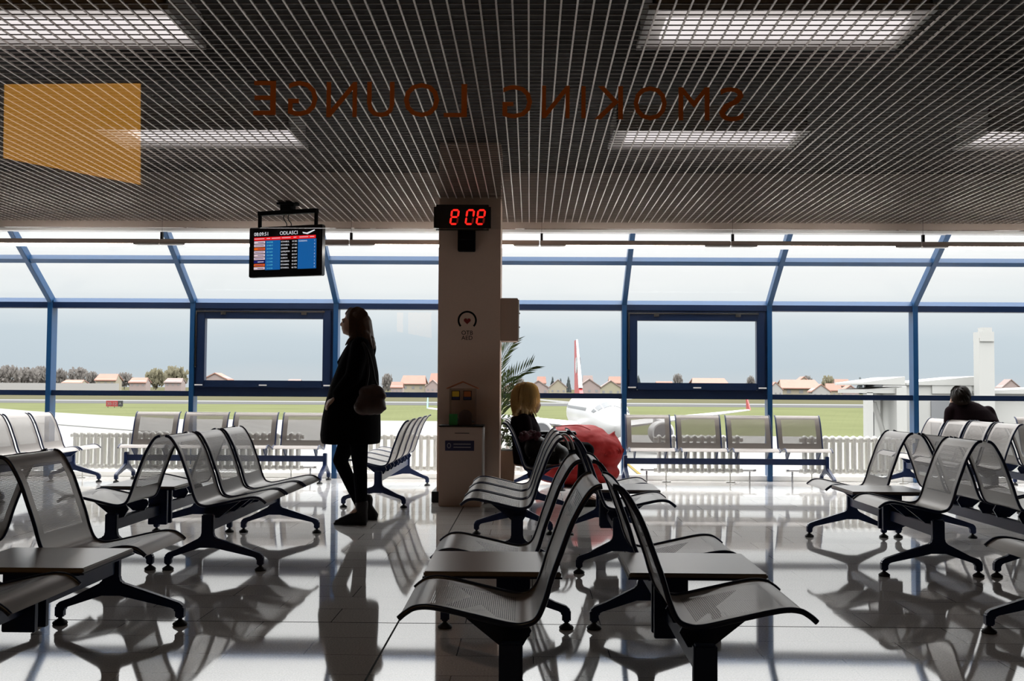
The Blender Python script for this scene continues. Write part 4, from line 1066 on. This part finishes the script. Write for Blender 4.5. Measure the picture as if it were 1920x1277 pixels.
# airfield sign
g0 = gnd(214, 764.5, GZ)
t = thing('airfield_sign', 'red runway sign with white numbers standing in the grass', 'sign', (g0.x, g0.y, GZ))
wpx = 31*g0.y/F; hpx = 11*g0.y/F
b = MB(); b.box((-wpx/2,0,.35), (wpx*.22,.5,hpx+.35)); b.build('red_panel', 'sign_red', t, 0)
b = MB(); b.box((wpx*.22,0,.35), (wpx/2,.5,hpx+.35)); b.build('black_panel', 'rubber', t, 0)
b = MB(); add_text(b, '30-12', hpx*.75, 0, lambda c: (-wpx*.14+c.x, -.03-c.z, .35+hpx*.23+c.y), 'CENTER'); add_text(b, 'A', hpx*.7, 0, lambda c: (wpx*.36+c.x, -.03-c.z, .35+hpx*.25+c.y), 'CENTER'); b.build('numbers', 'line_white', t, 0)
b = MB()
for X in (-.4, 0, .4): b.tube([(X*wpx,.25,-.1), (X*wpx,.25,.4)], .08, 6)
b.build('post', 'rubber', t, 60)

# ------------------------------------------------------------------ airliner
PN, PT = Vector((at(1153,770,95).x, 94.5, 0)), Vector((at(1074,770,133).x, 134, 0))
hd = atan2((PN-PT).x, -(PN-PT).y)
t = thing('airliner', 'white twin engine airliner with red tail parked on the apron', 'airplane', (PN.x, PN.y, GZ), hd)
# local: nose at the origin, tail towards +Y
zc = 3.55
prof = [(0,.02,-.55),(.15,.32,-.53),(.5,.66,-.48),(1.0,.98,-.40),(1.6,1.26,-.28),(2.3,1.50,-.16),(3.2,1.74,-.06),(4.5,1.92,0),(6,1.98,0),(24,1.98,0),(27,1.85,.12),(30,1.45,.45),(33,.95,.85),(35.5,.50,1.2),(36.5,.22,1.35)]
b = MB(); n = 32; vs = []; fs = []
for y, r, dz in prof:
    for k in range(n): a = 2*pi*k/n; vs.append((r*cos(a), y, zc+dz+r*1.03*sin(a)))
for i in range(len(prof)-1):
    for k in range(n): fs.append((i*n+k, (i+1)*n+k, (i+1)*n+(k+1) % n, i*n+(k+1) % n))
fs += [tuple(range(n)), tuple((len(prof)-1)*n+k for k in range(n-1, -1, -1))]
b.add(vs, [f[::-1] for f in fs]); b.build('fuselage', 'plane_white', t, 50)
def fus_pt(y, ang, off=.03):
    for i in range(len(prof)-1):
        if prof[i][0] <= y <= prof[i+1][0]:
            f_ = (y-prof[i][0])/(prof[i+1][0]-prof[i][0]); r = prof[i][1]+(prof[i+1][1]-prof[i][1])*f_; dz = prof[i][2]+(prof[i+1][2]-prof[i][2])*f_; break
    return ((r+off)*cos(ang), y, zc+dz+(r+off)*1.03*sin(ang))
b = MB()
for a0, a1, y0, y1, y2, y3 in ((93,124,1.75,1.80,2.75,2.65),(56,87,1.80,1.75,2.65,2.75),(127,146,1.95,2.2,3.1,2.85),(34,53,2.2,1.95,2.85,3.1),(149,160,2.4,2.9,3.5,3.2),(20,31,2.9,2.4,3.2,3.5)):
    pts = []; N_ = 5
    for j in range(N_+1): f_ = j/N_; pts.append(fus_pt(y0+(y1-y0)*f_, radians(a0+(a1-a0)*f_)))
    for j in range(N_+1): f_ = j/N_; pts.append(fus_pt(y2+(y3-y2)*f_, radians(a1+(a0-a1)*f_)))
    m_ = len(pts); b.add(pts, [(j, j+1, m_-2-j, m_-1-j) for j in range(N_)])
b.build('cockpit_window', 'cockpit_glass', t, 60)
b = MB()
for sg in (0, 1):
    for i in range(30):
        y = 6.5+i*.75; A = radians(17) if sg == 0 else radians(163); p = fus_pt(y, A); q = fus_pt(y, A+(-.16 if sg else .16)); b.add([p, (p[0],y+.3,p[2]), (q[0],y+.3,q[2]), q], [(0,1,2,3)])
b.build('cabin_window', 'cockpit_glass', t, 0)
for sg in (-1, 1):
    b = MB(); st = []
    for f_, X in ((0,1.2),(.35,6.2),(1,16.8)):
        le = 11.5+X*.52; ch = 6.4-(6.4-1.5)*min(1, X/16.8)**.85; z0 = zc-1.25+X*.105; th = .42*(1-f_)+.10
        st.append([(sg*X,le,z0),(sg*X,le+ch*.3,z0+th),(sg*X,le+ch,z0+.05),(sg*X,le+ch*.3,z0-th*.6)])
    vs = [p for s_ in st for p in s_]; fs = []
    for i in range(2):
        for k in range(4): fs.append((i*4+k, i*4+(k+1) % 4, (i+1)*4+(k+1) % 4, (i+1)*4+k))
    fs += [(3,2,1,0),(8,9,10,11)]; b.add(vs, fs if sg > 0 else [f[::-1] for f in fs]); w_ = b.build('wing', 'plane_white', t, 30)
    b = MB(); X = 16.8; y = 11.5+X*.52; z0 = zc-1.25+X*.105; b.prism([(y,z0),(y+1.5,z0),(y+1.7,z0+1.1),(y+1.2,z0+1.1)], sg*X-.06, sg*X+.06, lambda u, v, q: (q, u, v)); b.build('winglet', 'plane_red' if sg > 0 else 'plane_teal', w_, 0)
    M = Matrix.Translation((sg*5.75, 9.3, 2.05)) @ Matrix.Rotation(-pi/2, 4, 'X')
    b = MB(); b.lathe([(.9,.0),(1.02,-.0),(1.08,.12),(1.16,.6),(1.15,1.8),(1.0,3.0),(.72,3.9),(.4,3.95)], (0,0,0), 28, M); e = b.build('engine', 'plane_white', t, 50)
    b = MB(); b.lathe([(.03,-.03),(.89,-.03),(.89,-.02)], (0,0,0), 28, M); b.build('intake', 'engine_dark', e, 40)
    b = MB(); b.prism([(10.0,3.1),(14.5,3.4),(14.5,2.6),(11.5,2.2)], sg*5.75-.12, sg*5.75+.12, lambda u, v, q: (q, u, v)); b.build('pylon', 'plane_grey', e, 0)
    b = MB(); b.prism([(31.5,0),(34.2,6),(35.6,6),(35.3,0)], 0, .22, lambda u, v, q: (sg*(v+.5), u, zc+.9+v*.10+q*(1-v/9))); b.build('tailplane', 'plane_white', t, 30)
    b = MB(); b.tube([(sg*3.8,18.5,.55), (sg*3.8,18.5,2.6)], .14, 8); b.lathe([(.56,-.22),(.58,0),(.56,.22)], (0,0,0), 18, Matrix.Translation((sg*3.8,18.5,.58)) @ Matrix.Rotation(pi/2, 4, 'Y')); b.build('landing_gear', 'engine_dark', t, 40)
b = MB(); b.tube([(0,5,.4), (0,5,2.0)], .10, 8); b.lathe([(.38,-.2),(.40,0),(.38,.2)], (0,0,0), 16, Matrix.Translation((0,5,.40)) @ Matrix.Rotation(pi/2, 4, 'Y')); b.build('landing_gear', 'engine_dark', t, 40)
b = MB(); b.prism([(28.0,5.3),(34.8,5.1),(36.6,11.9),(34.3,11.9),(30.2,6.4)], -.22, .22, lambda u, v, q: (q*(1-.6*max(0, v-5.3)/6.6), u, v)); fin = b.build('tail_fin', 'plane_red', t, 0)
b = MB(); b.prism([(29.7,6.3),(30.2,6.25),(34.5,11.9),(34.2,11.95)], -.24, .24, lambda u, v, q: (q*(1-.6*max(0, v-5.3)/6.6), u-.05, v)); b.build('leading_edge', 'plane_white', fin, 0)
b = MB()
for sg in (-1, 1):
    c_ = [(sg*.21, 33.0+.95*cos(2*pi*i/24), 8.9+.95*sin(2*pi*i/24)) for i in range(24)]; b.add(c_, [tuple(range(24))])
b.build('tail_roundel', 'plane_white', fin, 0)

# ------------------------------------------------------------------ boarding bridge
JY = 36.0
def jp(px, py, Y=JY): return at(px, py, Y)
t = thing('boarding_bridge', 'white passenger boarding bridge with a tall pillar, seen through the right window', 'boarding bridge')
def jbox(nm, x0, y0, x1, y1, Y0, Y1, mt, slant=0):
    a_, c_ = jp(x0, y1, Y0), jp(x1, y0, Y0); zl, zr = jp(x0, y0, Y0).z, jp(x1, y0-slant, Y0).z
    b = MB(); z0 = min(a_.z, jp(x1, y1, Y0).z)
    b.add([(a_.x,Y0,z0),(c_.x,Y0,z0),(c_.x,Y1,z0),(a_.x,Y1,z0),(a_.x,Y0,zl),(c_.x,Y0,zr),(c_.x,Y1,zr),(a_.x,Y1,zl)], [(0,3,2,1),(4,5,6,7),(0,1,5,4),(1,2,6,5),(2,3,7,6),(3,0,4,7)])
    return b.build(nm, mt, t, 0)
jbox('cab_canopy', 1619, 717, 1697, 721, 35.2, 38.5, 'bridge_white', 11)
jbox('cab_hood', 1622, 730, 1690, 737, 35.3, 38.4, 'bridge_white', 5)
jbox('cab_back', 1624, 722, 1696, 900, 38.3, 38.5, 'bridge_grey')
jbox('cab_post', 1627, 736, 1637, 930, 35.3, 35.7, 'bridge_white')
jbox('cab_wall', 1652, 740, 1682, 930, 36.6, 37.2, 'bridge_white')
jbox('cab_post', 1683, 728, 1700, 930, 35.2, 37.5, 'bridge_white', 4)
b = MB(); b.tube([jp(1638,755,35.9), jp(1656,812,35.9)], .09, 8); b.build('brace', 'bridge_white', t, 60)
jbox('tunnel', 1700, 722, 1838, 930, 36.0, 39.0, 'bridge_white', 13)
jbox('tunnel_panel', 1748, 721, 1822, 738, 35.93, 36.0, 'bridge_white', 6)
jbox('tunnel_roof', 1700, 718, 1838, 722, 35.9, 39.1, 'bridge_white', 13)
jbox('tunnel_door', 1748, 752, 1780, 930, 35.94, 36.0, 'plane_grey')
jbox('rear_tunnel', 1838, 738, 2060, 930, 35.6, 39.0, 'bridge_white', 6)
jbox('rear_roof', 1838, 733, 2060, 738, 35.4, 39.1, 'bridge_white', 9)
jbox('pillar', 1840, 634, 1864, 960, 34.9, 35.35, 'bridge_white')
jbox('pillar_cap', 1838, 622, 1864, 640, 34.85, 35.4, 'bridge_white')
jbox('pillar_cap', 1842, 614, 1860, 622, 34.95, 35.3, 'bridge_white')
b = MB(); x_ = jp(1852, 800, 35.1).x; b.box((x_-.9,34.6,GZ), (x_+.9,36.4,GZ+.8)); b.box((jp(1700,0).x,37,GZ), (jp(1700,0).x+.6,37.6,-1.5)); b.build('support', 'bridge_grey', t, 0)

# ------------------------------------------------------------------ sky, light, view
w = bpy.data.worlds.new('overcast'); SC.world = w; w.use_nodes = True; N = w.node_tree.nodes; L = w.node_tree.links; bg = N['Background']
tc = N.new('ShaderNodeTexCoord'); sp = N.new('ShaderNodeSeparateXYZ'); L.new(tc.outputs['Generated'], sp.inputs[0])
nz = N.new('ShaderNodeTexNoise'); nz.inputs['Scale'].default_value = 5; nz.inputs['Detail'].default_value = 4
mpv = N.new('ShaderNodeMapping'); mpv.inputs['Scale'].default_value = (1,1,5); L.new(tc.outputs['Generated'], mpv.inputs['Vector']); L.new(mpv.outputs[0], nz.inputs['Vector'])
ma = N.new('ShaderNodeMath'); ma.operation = 'MULTIPLY_ADD'; ma.inputs[1].default_value = .03; L.new(nz.outputs['Fac'], ma.inputs[0]); L.new(sp.outputs['Z'], ma.inputs[2])
mr = N.new('ShaderNodeMapRange'); mr.inputs['From Min'].default_value = .015; mr.inputs['From Max'].default_value = 1.015; L.new(ma.outputs[0], mr.inputs['Value'])
cr = N.new('ShaderNodeValToRGB'); L.new(mr.outputs[0], cr.inputs[0])
E_ = cr.color_ramp; E_.elements[0].position = 0; E_.elements[0].color = (.60,.65,.69,1); E_.elements[1].position = 1; E_.elements[1].color = (8,8,8.1,1)
for p_, c_ in ((.02,(.56,.64,.70)),(.045,(.60,.68,.74)),(.07,(.76,.81,.84)),(.10,(.90,.915,.92)),(.16,(1.05,1.05,1.05)),(.22,(1.8,1.8,1.8)),(.40,(5.2,5.2,5.2))):
    e = E_.elements.new(p_); e.color = (*c_, 1)
L.new(cr.outputs[0], bg.inputs['Color']); bg.inputs['Strength'].default_value = 1.0
def portal(nm, loc, rot, sx, sy):
    l = bpy.data.lights.new(nm, 'AREA'); l.shape = 'RECTANGLE'; l.size = sx; l.size_y = sy; l.cycles.is_portal = True
    o = link(nm, l, None, loc, rot)
portal('window_portal', (-.5,13.05,1.0), (-pi/2,0,0), 23, 2.1)
portal('slope_portal', (-.5,12.35,2.50), (-pi/2+atan2(1.0,.591)*0-radians(-59.4)*-1, 0, 0), 23, 1.6)
l = bpy.data.lights.new('lounge_downlight', 'SPOT'); l.energy = 16; l.color = (1,.72,.42); l.spot_size = radians(120); l.shadow_soft_size = .06
link('lounge_downlight', l, None, (-.6,.9,3.2), (radians(12),0,0))
vs_ = SC.view_settings; SC.display_settings.display_device = 'sRGB'
vs_.view_transform = 'Standard'; vs_.look = 'None'; vs_.gamma = 1; vs_.use_curve_mapping = False; vs_.exposure = 0.07
cy = SC.cycles
cy.use_denoising = True; cy.max_bounces = 7; cy.diffuse_bounces = 4; cy.glossy_bounces = 4; cy.transparent_max_bounces = 24; cy.transmission_bounces = 4
cy.caustics_reflective = False; cy.caustics_refractive = False; cy.sample_clamp_indirect = 6
